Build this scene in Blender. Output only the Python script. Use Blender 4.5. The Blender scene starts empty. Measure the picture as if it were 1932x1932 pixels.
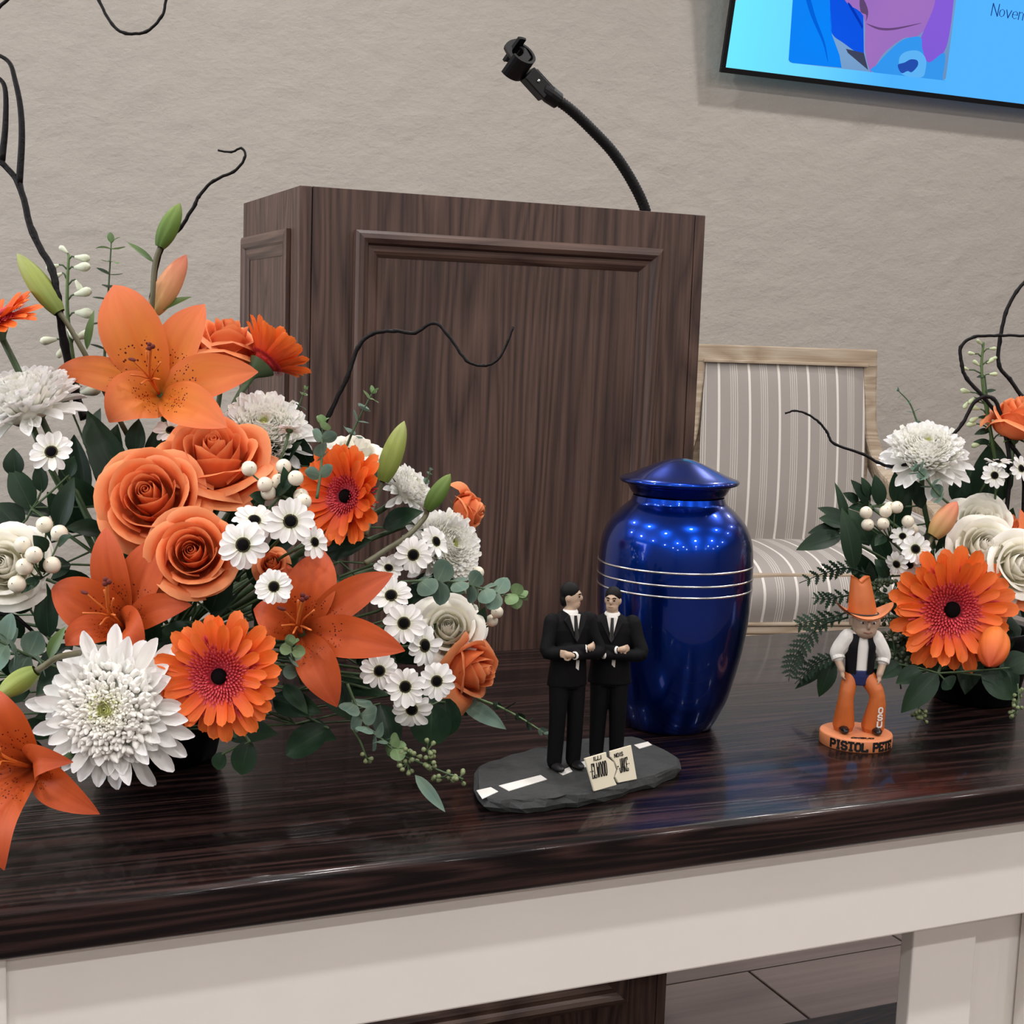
import bpy, bmesh, math, random
from mathutils import Vector, Matrix, Quaternion
random.seed(7)
scene = bpy.context.scene
COL = scene.collection
PI = math.pi

# ------------------------------------------------------------------ camera
F = 2658.0                                   # focal length in pixels of the 1932 px frame
YAW, PITCH, ROLL = 0.40775, 0.12677, 0.03476
CAM = Vector((0, 0, 1.12))
_f = Vector((math.sin(YAW)*math.cos(PITCH), math.cos(YAW)*math.cos(PITCH), -math.sin(PITCH)))
_r0 = Vector((math.cos(YAW), -math.sin(YAW), 0)); _u0 = _r0.cross(_f)
RV = _r0*math.cos(ROLL) + _u0*math.sin(ROLL)
UV_ = -_r0*math.sin(ROLL) + _u0*math.cos(ROLL)
WV = _f
cam_d = bpy.data.cameras.new('camera'); cam = bpy.data.objects.new('camera', cam_d); COL.objects.link(cam)
cam_d.sensor_width = 36; cam_d.sensor_fit = 'HORIZONTAL'; cam_d.lens = F/1932*36; cam_d.clip_start = 0.05
cam.matrix_world = Matrix(((RV.x, UV_.x, -WV.x, CAM.x), (RV.y, UV_.y, -WV.y, CAM.y), (RV.z, UV_.z, -WV.z, CAM.z), (0, 0, 0, 1)))
scene.camera = cam

# ------------------------------------------------------------------ world, light, exposure
w = bpy.data.worlds.new('world'); scene.world = w; w.use_nodes = True
w.node_tree.nodes['Background'].inputs[0].default_value = (0.9, 0.92, 1.0, 1)
w.node_tree.nodes['Background'].inputs[1].default_value = 0.15
scene.view_settings.view_transform = 'Standard'; scene.view_settings.look = 'None'
scene.view_settings.gamma = 1.0; scene.view_settings.use_curve_mapping = False
scene.view_settings.exposure = 0.06
DOWNLIGHT_W = 16.0
DOWNLIGHT_COL = (1.0, 0.965, 0.94)
CEIL = 3.15
WINDOW_W = 60.0
scene.cycles.use_denoising = True
scene.cycles.max_bounces = 6
scene.cycles.diffuse_bounces = 4
scene.cycles.glossy_bounces = 3
scene.cycles.transmission_bounces = 3
scene.cycles.use_adaptive_sampling = True
scene.cycles.adaptive_threshold = 0.09
scene.cycles.caustics_reflective = False
scene.cycles.caustics_refractive = False

# ------------------------------------------------------------------ pixel helpers (points at their real distance)
def ray(x, y): return WV + RV*((x-966)/F) - UV_*((y-966)/F)
def P(x, y, d): return CAM + ray(x, y)*d
def PZ(x, y, z): r = ray(x, y); return CAM + r*((z-CAM.z)/r.z)
def PY(x, y, Y): r = ray(x, y); return CAM + r*(Y/r.y)
def PP(x, y, o, n): r = ray(x, y); return CAM + r*((o-CAM).dot(n)/r.dot(n))
def camdir(a, b, c): return (RV*a + UV_*b - WV*c).normalized()   # right, up, towards the viewer
TABLE_Z = 0.695

# ------------------------------------------------------------------ mesh helpers
class MB:
    def __init__(s): s.v = []; s.f = []; s.uv = {}
    def vert(s, p, uv=None):
        s.v.append(tuple(p))
        if uv is not None: s.uv[len(s.v)-1] = uv
        return len(s.v)-1
    def face(s, *i): s.f.append(tuple(i))
    def grid(s, fn, nu, nv, closev=False):
        b = len(s.v); cols = nv if closev else nv+1
        for i in range(nu+1):
            for j in range(cols):
                u, v = i/nu, j/nv
                s.vert(fn(u, v), (u, v))
        for i in range(nu):
            for j in range(nv):
                j2 = (j+1) % cols
                s.face(b+i*cols+j, b+(i+1)*cols+j, b+(i+1)*cols+j2, b+i*cols+j2)
        return b
    def box(s, lo, hi, M=None, bevel=0):
        x0, y0, z0 = lo; x1, y1, z1 = hi
        b = len(s.v)
        for p in ((x0,y0,z0),(x1,y0,z0),(x1,y1,z0),(x0,y1,z0),(x0,y0,z1),(x1,y0,z1),(x1,y1,z1),(x0,y1,z1)):
            s.vert(M @ Vector(p) if M else p)
        for q in ((0,3,2,1),(4,5,6,7),(0,1,5,4),(1,2,6,5),(2,3,7,6),(3,0,4,7)): s.face(*[b+k for k in q])
    def tube(s, pts, rad, seg=8, cap=True, up=None, sx=1.0, sy=1.0):
        pts = [Vector(p) for p in pts]; n = len(pts)
        if not isinstance(rad, (list, tuple)): rad = [rad]*n
        b = len(s.v); prev = None
        for i, p in enumerate(pts):
            t = (pts[min(i+1, n-1)] - pts[max(i-1, 0)])
            t = t.normalized() if t.length > 1e-9 else Vector((0,0,1))
            if prev is None:
                a = Vector(up) if up is not None else (Vector((0,0,1)) if abs(t.z) < 0.9 else Vector((1,0,0)))
                x = (a - t*a.dot(t)).normalized()
            else: x = (prev - t*prev.dot(t)).normalized()
            prev = x; y = t.cross(x)
            for k in range(seg):
                an = 2*PI*k/seg
                s.vert(p + (x*math.cos(an)*sx + y*math.sin(an)*sy)*rad[i], (i/max(1, n-1), k/seg))
        for i in range(n-1):
            for k in range(seg):
                k2 = (k+1) % seg
                s.face(b+i*seg+k, b+i*seg+k2, b+(i+1)*seg+k2, b+(i+1)*seg+k)
        if cap:
            s.face(*[b+k for k in range(seg)][::-1]); s.face(*[b+(n-1)*seg+k for k in range(seg)])
    def ball(s, c, r, nu=8, nv=10, M=None):
        c = Vector(c); rr = r if isinstance(r, (tuple, list)) else (r, r, r)
        def fn(u, v):
            th = PI*(0.001+0.998*u); ph = 2*PI*v
            q = Vector((rr[0]*math.sin(th)*math.cos(ph), rr[1]*math.sin(th)*math.sin(ph), rr[2]*math.cos(th)))
            return c + (M @ q if M else q)
        s.grid(fn, nu, nv, True)
    def lathe(s, prof, seg=48, c=(0,0,0)):
        c = Vector(c); n = len(prof)-1
        def fn(u, v):
            r, z = prof[round(u*n)]; a = 2*PI*v
            return c + Vector((r*math.cos(a), r*math.sin(a), z))
        s.grid(fn, n, seg, True)
    def prism(s, loop, thick):          # loop of points (ccw seen from +n), extruded by vector thick
        b = len(s.v); n = len(loop); t = Vector(thick)
        for p in loop: s.vert(p)
        for p in loop: s.vert(Vector(p)+t)
        s.face(*[b+i for i in range(n)][::-1]); s.face(*[b+n+i for i in range(n)])
        for i in range(n):
            j = (i+1) % n; s.face(b+i, b+j, b+n+j, b+n+i)
    def mesh(s, name, mat, smooth=True, fix=False, weld=False):
        me = bpy.data.meshes.new(name); me.from_pydata(s.v, [], s.f)
        if s.uv:
            ul = me.uv_layers.new(name='UVMap')
            for l in me.loops:
                q = s.uv.get(l.vertex_index)
                if q: ul.data[l.index].uv = q
        if fix or weld:
            bm = bmesh.new(); bm.from_mesh(me)
            if weld: bmesh.ops.remove_doubles(bm, verts=bm.verts, dist=1e-5)
            bmesh.ops.recalc_face_normals(bm, faces=bm.faces); bm.to_mesh(me); bm.free()
        if smooth: me.polygons.foreach_set('use_smooth', [True]*len(me.polygons))
        if mat: me.materials.append(mat)
        me.update(); return me

def bevelled(me, width, seg=2, angle=0.6):
    bm = bmesh.new(); bm.from_mesh(me)
    bmesh.ops.recalc_face_normals(bm, faces=bm.faces)
    ed = [e for e in bm.edges if len(e.link_faces) == 2 and e.calc_face_angle(0) > angle]
    bmesh.ops.bevel(bm, geom=ed, offset=width, segments=seg, profile=0.5, affect='EDGES', clamp_overlap=True)
    bm.to_mesh(me); bm.free(); me.update(); return me

def link(name, me, parent=None, M=None):
    o = bpy.data.objects.new(name, me); COL.objects.link(o)
    if parent is not None: o.parent = parent
    if M is not None: o.matrix_local = M
    return o
def tag(o, label, cat, group=None):
    o['label'] = label; o['category'] = cat
    if group: o['group'] = group
    return o
def thing(name, label, cat, group=None, M=None):
    o = bpy.data.objects.new(name, None); COL.objects.link(o); o.empty_display_size = 0.02
    if M is not None: o.matrix_world = M
    return tag(o, label, cat, group)
def struct(name, me, parent=None):
    o = link(name, me, parent)
    if parent is None: o['kind'] = 'structure'
    return o
def T(p): return Matrix.Translation(Vector(p))
def frame(p, z, spin=0.0, s=1.0):
    z = Vector(z).normalized(); a = Vector((0,0,1)) if abs(z.z) < 0.95 else Vector((0,1,0))
    x = a.cross(z).normalized(); y = z.cross(x)
    m = Matrix(((x.x, y.x, z.x, 0), (x.y, y.y, z.y, 0), (x.z, y.z, z.z, 0), (0,0,0,1)))
    return T(p) @ m @ Matrix.Rotation(spin, 4, 'Z') @ Matrix.Scale(s, 4)
def catmull(pts, n=6):
    pts = [Vector(p) for p in pts]; out = []
    q = [2*pts[0]-pts[1]] + pts + [2*pts[-1]-pts[-2]]
    for i in range(1, len(q)-2):
        for k in range(n):
            t = k/n; a, b, c, d = q[i-1], q[i], q[i+1], q[i+2]
            out.append(0.5*((2*b)+(c-a)*t+(2*a-5*b+4*c-d)*t*t+(3*b-a-3*c+d)*t*t*t))
    out.append(pts[-1]); return out
def lerp(a, b, t): return a + (b-a)*t
def sst(a, b, x):
    t = max(0, min(1, (x-a)/(b-a))); return t*t*(3-2*t)

# ------------------------------------------------------------------ materials
def srgb(r, g, b):
    f = lambda c: (c/255/12.92) if c/255 <= 0.04045 else ((c/255+0.055)/1.055)**2.4
    return (f(r), f(g), f(b), 1)
class NT:
    def __init__(s, name):
        s.m = bpy.data.materials.new(name); s.m.use_nodes = True; s.t = s.m.node_tree; s.t.nodes.clear()
        s.out = s.n('ShaderNodeOutputMaterial')
    def n(s, typ, **kw):
        nd = s.t.nodes.new(typ)
        for k, v in kw.items(): setattr(nd, k, v)
        return nd
    def l(s, a, b): s.t.links.new(a, b)
    def set(s, sock, v):
        if hasattr(v, 'is_linked') or isinstance(v, bpy.types.NodeSocket): s.l(v, sock)
        else: sock.default_value = v
    def math(s, op, a, b=None, c=None, clamp=False):
        nd = s.n('ShaderNodeMath', operation=op); nd.use_clamp = clamp
        for i, q in enumerate((a, b, c)):
            if q is not None: s.set(nd.inputs[i], q)
        return nd.outputs[0]
    def mix(s, f, a, b, mode='MIX'):
        nd = s.n('ShaderNodeMix', data_type='RGBA', blend_type=mode)
        s.set(nd.inputs[0], f); s.set(nd.inputs[6], a); s.set(nd.inputs[7], b); return nd.outputs[2]
    def ramp(s, fac, stops, mode='LINEAR'):
        nd = s.n('ShaderNodeValToRGB'); cr = nd.color_ramp; cr.interpolation = mode
        c4 = lambda c: c if len(c) == 4 else (*c, 1)
        cr.elements[0].position = stops[0][0]; cr.elements[0].color = c4(stops[0][1])
        cr.elements[1].position = stops[-1][0]; cr.elements[1].color = c4(stops[-1][1])
        for p, c in stops[1:-1]:
            e = cr.elements.new(p); e.color = c4(c)
        s.set(nd.inputs[0], fac); return nd.outputs[0]
    def noise(s, vec, scale, detail=3, rough=0.5, dist=0.0):
        nd = s.n('ShaderNodeTexNoise'); s.l(vec, nd.inputs['Vector'])
        nd.inputs['Scale'].default_value = scale; nd.inputs['Detail'].default_value = detail
        nd.inputs['Roughness'].default_value = rough; nd.inputs['Distortion'].default_value = dist
        return nd.outputs[0]
    def mapping(s, vec, scale, loc=(0,0,0)):
        nd = s.n('ShaderNodeMapping'); s.l(vec, nd.inputs[0]); nd.inputs['Scale'].default_value = scale
        nd.inputs['Location'].default_value = loc; return nd.outputs[0]
    def coord(s, which='Object'): return s.n('ShaderNodeTexCoord').outputs[which]
    def bump(s, h, strength=0.3, dist=0.01):
        nd = s.n('ShaderNodeBump'); s.l(h, nd.inputs['Height'])
        nd.inputs['Strength'].default_value = strength; nd.inputs['Distance'].default_value = dist
        return nd.outputs[0]
    def bsdf(s, col, rough=0.5, metal=0.0, spec=0.5, normal=None, coat=0.0, coat_rough=0.1, sss=0.0, trans=0.0, tcol=None):
        p = s.n('ShaderNodeBsdfPrincipled')
        s.set(p.inputs['Base Color'], col); s.set(p.inputs['Roughness'], rough); p.inputs['Metallic'].default_value = metal
        p.inputs['Specular IOR Level'].default_value = spec
        p.inputs['Coat Weight'].default_value = coat; p.inputs['Coat Roughness'].default_value = coat_rough
        if sss: p.inputs['Subsurface Weight'].default_value = sss; p.inputs['Subsurface Radius'].default_value = (0.004, 0.003, 0.002); p.inputs['Subsurface Scale'].default_value = 1.0
        if normal is not None: s.l(normal, p.inputs['Normal'])
        o = p.outputs[0]
        if trans:
            t = s.n('ShaderNodeBsdfTranslucent'); s.set(t.inputs[0], tcol if tcol is not None else col)
            mx = s.n('ShaderNodeMixShader'); mx.inputs[0].default_value = trans
            s.l(o, mx.inputs[1]); s.l(t.outputs[0], mx.inputs[2]); o = mx.outputs[0]
        s.l(o, s.out.inputs[0]); return s.m

def plain(name, c, rough=0.5, metal=0.0, spec=0.5, var=0.12, scale=40, coat=0.0, bump=0.0, coat_rough=0.1):
    t = NT(name); co = t.coord(); nz = t.noise(co, scale, 4)
    d = tuple(x*(1-var) for x in c[:3])+(1,); e = tuple(min(1, x*(1+var)) for x in c[:3])+(1,)
    col = t.mix(nz, d, e)
    return t.bsdf(col, rough, metal, spec, t.bump(nz, bump, 0.002) if bump else None, coat, coat_rough)

def petal_mat(name, stops, trans=0.22, rough=0.55, streak=0.16, mid=None, spots=False, vstreak=22, vary=0.08, spec=0.35, edge=None):
    t = NT(name); uv = t.coord('UV'); sep = t.n('ShaderNodeSeparateXYZ'); t.l(uv, sep.inputs[0])
    u, v = sep.outputs[0], sep.outputs[1]
    rnd = t.n('ShaderNodeObjectInfo').outputs['Random']
    col = t.ramp(u, stops)
    vec = t.n('ShaderNodeCombineXYZ'); t.l(t.math('MULTIPLY', u, 2.2), vec.inputs[0]); t.l(t.math('MULTIPLY', v, vstreak), vec.inputs[1]); t.l(t.math('MULTIPLY', rnd, 37.0), vec.inputs[2])
    nz = t.noise(vec.outputs[0], 1.0, 3)
    dk = t.math('MULTIPLY_ADD', nz, -2*streak, 1.0+streak)
    hsv = t.n('ShaderNodeHueSaturation'); t.l(col, hsv.inputs['Color'])
    t.l(t.math('MULTIPLY', dk, t.math('MULTIPLY_ADD', rnd, 2*vary, 1-vary)), hsv.inputs['Value'])
    col = hsv.outputs[0]
    if mid is not None:          # a coloured midrib band
        dv = t.math('ABSOLUTE', t.math('SUBTRACT', v, 0.5))
        k = t.math('SUBTRACT', 1.0, t.math('DIVIDE', dv, mid[1]), clamp=True)
        k = t.math('MULTIPLY', k, t.math('SUBTRACT', 1.0, u, clamp=True))
        col = t.mix(t.math('MULTIPLY', k, mid[2]), col, mid[0])
    if edge is not None:
        dv = t.math('ABSOLUTE', t.math('SUBTRACT', v, 0.5))
        k = t.math('MULTIPLY', t.math('SUBTRACT', dv, 0.25, clamp=True), 3.6, clamp=True)
        col = t.mix(t.math('MULTIPLY', k, edge[1]), col, edge[0])
    if spots:
        v2 = t.n('ShaderNodeCombineXYZ'); t.l(t.math('MULTIPLY', u, 34.0), v2.inputs[0]); t.l(t.math('MULTIPLY', v, 17.0), v2.inputs[1]); t.l(t.math('MULTIPLY', rnd, 50.0), v2.inputs[2])
        vo = t.n('ShaderNodeTexVoronoi'); t.l(v2.outputs[0], vo.inputs['Vector']); vo.inputs['Scale'].default_value = 1.0; vo.inputs['Randomness'].default_value = 1.0
        dot = t.math('LESS_THAN', vo.outputs['Distance'], 0.30)
        zone = t.math('MULTIPLY', t.math('GREATER_THAN', u, 0.13), t.math('LESS_THAN', u, 0.40))
        sc = t.n('ShaderNodeSeparateXYZ'); t.l(vo.outputs['Color'], sc.inputs[0])
        pick = t.math('GREATER_THAN', sc.outputs[0], 0.50)
        vz = t.math('LESS_THAN', t.math('ABSOLUTE', t.math('SUBTRACT', v, 0.5)), 0.36)
        col = t.mix(t.math('MULTIPLY', t.math('MULTIPLY', dot, pick), t.math('MULTIPLY', zone, vz)), col, srgb(96, 22, 14))
    return t.bsdf(col, rough, spec=spec, normal=t.bump(nz, 0.10, 0.002), trans=trans, tcol=col)

def wood(name, c0, c1, c2, grain='Z', rough=0.45, coat=0.0, scale=1.0, bump=0.25, coat_rough=0.15, band=9.0, blotch=0.35, spec=0.5, ringn=16.0):
    t = NT(name); co = t.coord()
    lo, hi = 1.3*scale, 55*scale
    sc = {'X': (lo, hi, hi), 'Y': (hi, lo, hi), 'Z': (hi, hi, lo)}[grain]
    sc2 = {'X': (0.9*scale, band*scale, band*scale), 'Y': (band*scale, 0.9*scale, band*scale), 'Z': (band*scale, band*scale, 0.9*scale)}[grain]
    fine = t.noise(t.mapping(co, sc), 4.0, 5, 0.65)
    fine = t.math('MULTIPLY_ADD', t.math('SUBTRACT', fine, 0.5), 1.9, 0.5, clamp=True)
    big = t.noise(t.mapping(co, sc2), 1.0, 2, 0.45, 0.6)
    rings = t.math('FRACT', t.math('MULTIPLY', big, ringn))
    rings = t.math('POWER', t.math('ABSOLUTE', t.math('MULTIPLY_ADD', rings, 2.0, -1.0)), 0.8)
    g = t.math('ADD', t.math('MULTIPLY', rings, 0.46), t.math('MULTIPLY', fine, 0.58), clamp=True)
    col = t.ramp(g, [(0.12, c0), (0.5, c1), (0.9, c2)])
    bl = t.noise(t.mapping(co, tuple(x*0.18 for x in sc2)), 2.0, 2)
    col = t.mix(t.math('MULTIPLY', bl, blotch), col, c0)
    return t.bsdf(col, rough, spec=spec, normal=t.bump(g, bump, 0.0015), coat=coat, coat_rough=coat_rough)

M_ = {}
# wall plaster
t = NT('plaster'); co = t.coord()
n1 = t.noise(t.mapping(co, (1, 1, 1.6)), 9.0, 7, 0.60, 0.1)
rd = t.n('ShaderNodeTexNoise', noise_type='RIDGED_MULTIFRACTAL'); t.l(co, rd.inputs['Vector']); rd.inputs['Scale'].default_value = 7.0; rd.inputs['Detail'].default_value = 3; rd.inputs['Distortion'].default_value = 0.35
mk = t.math('SUBTRACT', t.noise(co, 2.3, 3), 0.47, clamp=True)
rid = t.math('MULTIPLY', t.math('MULTIPLY', rd.outputs[0], mk), 3.2)
h = t.math('ADD', t.math('MULTIPLY', n1, 0.8), t.math('MULTIPLY', rid, 1.6))
h = t.math('ADD', h, t.math('MULTIPLY', t.noise(co, 90.0, 3), 0.10))
col = t.mix(t.noise(co, 1.1, 2), srgb(178, 172, 164), srgb(170, 164, 157))
M_['plaster'] = t.bsdf(col, 0.75, spec=0.3, normal=t.bump(h, 0.5, 0.02))
M_['ceil'] = plain('ceiling_paint', srgb(225, 222, 216), 0.9, var=0.02)
M_['wallpaint'] = plain('wall_paint', srgb(150, 142, 134), 0.9, var=0.03)
M_['podium'] = wood('podium_oak', srgb(36, 22, 19), srgb(78, 56, 49), srgb(106, 81, 71), 'Z', 0.5, scale=1.0, bump=0.3, band=8.0, ringn=20.0)
M_['podium_h'] = wood('podium_oak_rail', srgb(44, 29, 25), srgb(82, 60, 53), srgb(114, 90, 78), 'X', 0.40, scale=1.0, bump=0.2, band=7.0)
M_['podium_y'] = wood('podium_oak_side_rail', srgb(44, 29, 25), srgb(82, 60, 53), srgb(114, 90, 78), 'Y', 0.40, scale=1.0, bump=0.2, band=7.0)
M_['tabletop'] = wood('table_top_wood', srgb(3, 2, 3), srgb(17, 10, 11), srgb(62, 42, 39), 'X', 0.27, coat=0.2, scale=0.8, bump=0.35, coat_rough=0.06, band=14, blotch=0.35, spec=0.18)
M_['white'] = plain('white_paint', srgb(232, 228, 223), 0.55, var=0.03, scale=14, bump=0.04)
M_['tile'] = wood('floor_tile_wood', srgb(84, 72, 69), srgb(100, 87, 83), srgb(116, 102, 97), 'X', 0.5, scale=0.3, bump=0.1, band=7, ringn=6.0)
M_['grout'] = plain('grout', srgb(52, 44, 42), 0.9)
M_['black'] = plain('black_plastic', srgb(6, 6, 10), 0.42, spec=0.3, var=0.1)
M_['rubber'] = plain('black_rubber', srgb(7, 7, 10), 0.5, spec=0.25, var=0.2, scale=300, bump=0.4)
M_['vase'] = plain('black_glazed', srgb(2, 2, 4), 0.4, spec=0.12, var=0.1)
M_['foam'] = plain('floral_foam', srgb(24, 44, 30), 0.95)
M_['frame_oak'] = wood('chair_limed_oak', srgb(140, 122, 102), srgb(168, 150, 128), srgb(196, 182, 164), 'X', 0.6, scale=0.9, bump=0.15, band=8)
# blue metallic lacquer
t = NT('blue_lacquer'); co = t.coord()
fl = t.noise(co, 900.0, 2)
lw = t.n('ShaderNodeLayerWeight'); lw.inputs[0].default_value = 0.35
col = t.mix(lw.outputs['Facing'], srgb(0, 52, 158), srgb(0, 10, 70))
M_['urn'] = t.bsdf(col, 0.26, metal=0.95, coat=0.55, coat_rough=0.04)
M_['silver'] = plain('silver', srgb(225, 225, 228), 0.22, metal=1.0, var=0.04)
# striped chair fabric
t = NT('striped_fabric'); sp = t.n('ShaderNodeSeparateXYZ'); co = t.coord(); t.l(co, sp.inputs[0])
fr = t.math('FRACT', t.math('ADD', t.math('DIVIDE', sp.outputs[0], 0.0885), 100.32))
G_, S_, H_ = srgb(158, 152, 147), srgb(224, 219, 212), srgb(200, 195, 189)
st = [(0.0, G_), (0.02, S_), (0.10, G_), (0.43, H_), (0.455, G_), (0.50, H_), (0.525, G_), (0.57, H_), (0.595, G_), (0.64, H_), (0.665, G_)]
col = t.ramp(fr, st, 'CONSTANT')
wv = t.noise(t.mapping(co, (260, 260, 1400)), 1.0, 2)
col = t.mix(t.math('MULTIPLY', wv, 0.22), col, srgb(120, 113, 108))
M_['fabric'] = t.bsdf(col, 0.9, spec=0.15, normal=t.bump(wv, 0.2, 0.001))
def emit(name, c, s=1.0, grad=None):
    t = NT(name); e = t.n('ShaderNodeEmission'); e.inputs[1].default_value = s
    if grad is None: e.inputs[0].default_value = c
    else:
        co = t.coord('Object'); g = t.noise(co, 1.2, 2); g = t.ramp(g, [(0.35, c), (0.65, grad)]); t.l(g, e.inputs[0])
    t.l(e.outputs[0], t.out.inputs[0]); return t.m
# petals
M_['gerbera'] = petal_mat('gerbera_petal', [(0.0, srgb(206, 50, 44)), (0.22, srgb(224, 78, 32)), (0.55, srgb(234, 104, 36)), (1.0, srgb(238, 124, 56))], vstreak=14)
M_['gerbera_red'] = petal_mat('gerbera_floret', [(0.0, srgb(150, 26, 44)), (0.6, srgb(200, 44, 62)), (1.0, srgb(228, 96, 92))], vstreak=3, trans=0.1)
M_['gerbera_eye'] = plain('gerbera_eye', srgb(12, 4, 6), 0.8, spec=0.12, bump=0.8, scale=700)
M_['lily'] = petal_mat('lily_petal', [(0.0, srgb(190, 118, 40)), (0.12, srgb(216, 124, 42)), (0.45, srgb(224, 128, 56)), (0.8, srgb(224, 120, 66)), (1.0, srgb(218, 116, 74))], spots=True, mid=(srgb(214, 92, 24), 0.10, 0.55), vstreak=9, streak=0.10, edge=(srgb(228, 112, 78), 0.4), trans=0.25)
M_['lily_red'] = petal_mat('lily_petal_red', [(0.0, srgb(126, 48, 16)), (0.2, srgb(184, 78, 26)), (0.6, srgb(196, 84, 36)), (1.0, srgb(196, 86, 52))], spots=True, mid=(srgb(168, 50, 20), 0.10, 0.5), vstreak=9, streak=0.12, trans=0.2)
M_['rose'] = petal_mat('rose_petal', [(0.0, srgb(210, 108, 58)), (0.5, srgb(224, 116, 66)), (0.85, srgb(234, 126, 74)), (1.0, srgb(244, 160, 108))], vstreak=5, streak=0.06, trans=0.25)
M_['white_rose'] = petal_mat('white_rose_petal', [(0.0, srgb(246, 240, 212)), (0.5, srgb(247, 243, 224)), (1.0, srgb(250, 247, 239))], vstreak=5, streak=0.04, trans=0.2)
M_['mum'] = petal_mat('mum_petal', [(0.0, srgb(238, 240, 220)), (0.3, srgb(246, 246, 240)), (1.0, srgb(249, 248, 250))], vstreak=8, streak=0.04, trans=0.2, vary=0.04)
M_['mum_in'] = petal_mat('mum_inner_petal', [(0.0, srgb(246, 244, 222)), (0.5, srgb(250, 249, 238)), (1.0, srgb(252, 251, 247))], vstreak=8, streak=0.04, trans=0.2, vary=0.02)
M_['mum_c'] = petal_mat('mum_centre', [(0.0, srgb(170, 186, 74)), (0.6, srgb(222, 228, 136)), (1.0, srgb(240, 242, 190))], vstreak=4, trans=0.15)
M_['daisy'] = petal_mat('daisy_petal', [(0.0, srgb(226, 228, 200)), (0.25, srgb(244, 243, 241)), (1.0, srgb(248, 247, 247))], vstreak=7, streak=0.05, trans=0.22, vary=0.03)
M_['daisy_eye'] = plain('daisy_eye', srgb(10, 4, 10), 0.75, spec=0.12, bump=0.9, scale=900)
M_['daisy_ring'] = plain('daisy_ring', srgb(70, 66, 34), 0.8, bump=0.6, scale=700)
M_['stem'] = plain('green_stem', srgb(62, 84, 52), 0.5, var=0.2)
M_['stem_br'] = plain('bud_stem', srgb(88, 86, 62), 0.5, var=0.25)
M_['twig'] = plain('dark_twig', srgb(8, 5, 8), 0.5, spec=0.2, var=0.3, scale=200, bump=0.5)
M_['leaf'] = petal_mat('dark_leaf', [(0.0, srgb(24, 44, 30)), (0.6, srgb(30, 52, 36)), (1.0, srgb(40, 64, 42))], trans=0.12, rough=0.42, mid=(srgb(58, 82, 54), 0.03, 0.7), vstreak=12, spec=0.22, vary=0.3)
M_['leaf_b'] = petal_mat('bright_leaf', [(0.0, srgb(66, 92, 48)), (1.0, srgb(96, 124, 66))], trans=0.2, rough=0.4, mid=(srgb(120, 146, 90), 0.03, 0.7), spec=0.5)
M_['euca'] = petal_mat('eucalyptus_leaf', [(0.0, srgb(112, 134, 116)), (0.6, srgb(96, 122, 110)), (1.0, srgb(112, 138, 122))], trans=0.15, rough=0.6, mid=(srgb(150, 170, 146), 0.025, 0.7), vary=0.22, edge=(srgb(140, 160, 144), 0.3))
M_['euca_g'] = petal_mat('eucalyptus_leaf_green', [(0.0, srgb(128, 156, 108)), (1.0, srgb(120, 150, 106))], trans=0.2, rough=0.55, mid=(srgb(168, 188, 140), 0.03, 0.6), vary=0.15)
M_['fern'] = petal_mat('fern_leaf', [(0.0, srgb(20, 40, 26)), (1.0, srgb(30, 54, 36))], trans=0.12, rough=0.5, vary=0.25, spec=0.2)
M_['berry'] = plain('white_berry', srgb(226, 218, 200), 0.32, var=0.05, scale=60)
M_['berry_tip'] = plain('berry_tip', srgb(104, 88, 66), 0.7)
M_['bud'] = petal_mat('green_bud', [(0.0, srgb(74, 100, 42)), (0.6, srgb(94, 122, 52)), (1.0, srgb(112, 132, 66))], trans=0.0, streak=0.12, vstreak=30)
M_['bud_y'] = petal_mat('yellow_green_bud', [(0.0, srgb(106, 122, 54)), (0.6, srgb(142, 154, 76)), (1.0, srgb(150, 158, 98))], trans=0.0, streak=0.12, vstreak=30)
M_['bud_o'] = petal_mat('peach_bud', [(0.0, srgb(178, 150, 92)), (0.5, srgb(206, 146, 104)), (1.0, srgb(206, 116, 92))], trans=0.0, streak=0.14, vstreak=24)
M_['bud_r'] = petal_mat('orange_bud', [(0.0, srgb(214, 120, 50)), (0.5, srgb(222, 112, 46)), (1.0, srgb(188, 70, 40))], trans=0.0, streak=0.16, vstreak=24)
M_['spike'] = plain('spike_bud', srgb(206, 212, 190), 0.5, var=0.1)
M_['spike_g'] = plain('spike_green_bud', srgb(188, 200, 160), 0.5, var=0.12)
M_['seed'] = plain('green_seed', srgb(120, 132, 92), 0.55, var=0.2)
M_['seed_d'] = plain('dark_seed', srgb(74, 88, 66), 0.55, var=0.25)
M_['anther'] = plain('anther', srgb(96, 26, 18), 0.8)
M_['style'] = plain('flower_style', srgb(206, 108, 44), 0.5)
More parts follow.
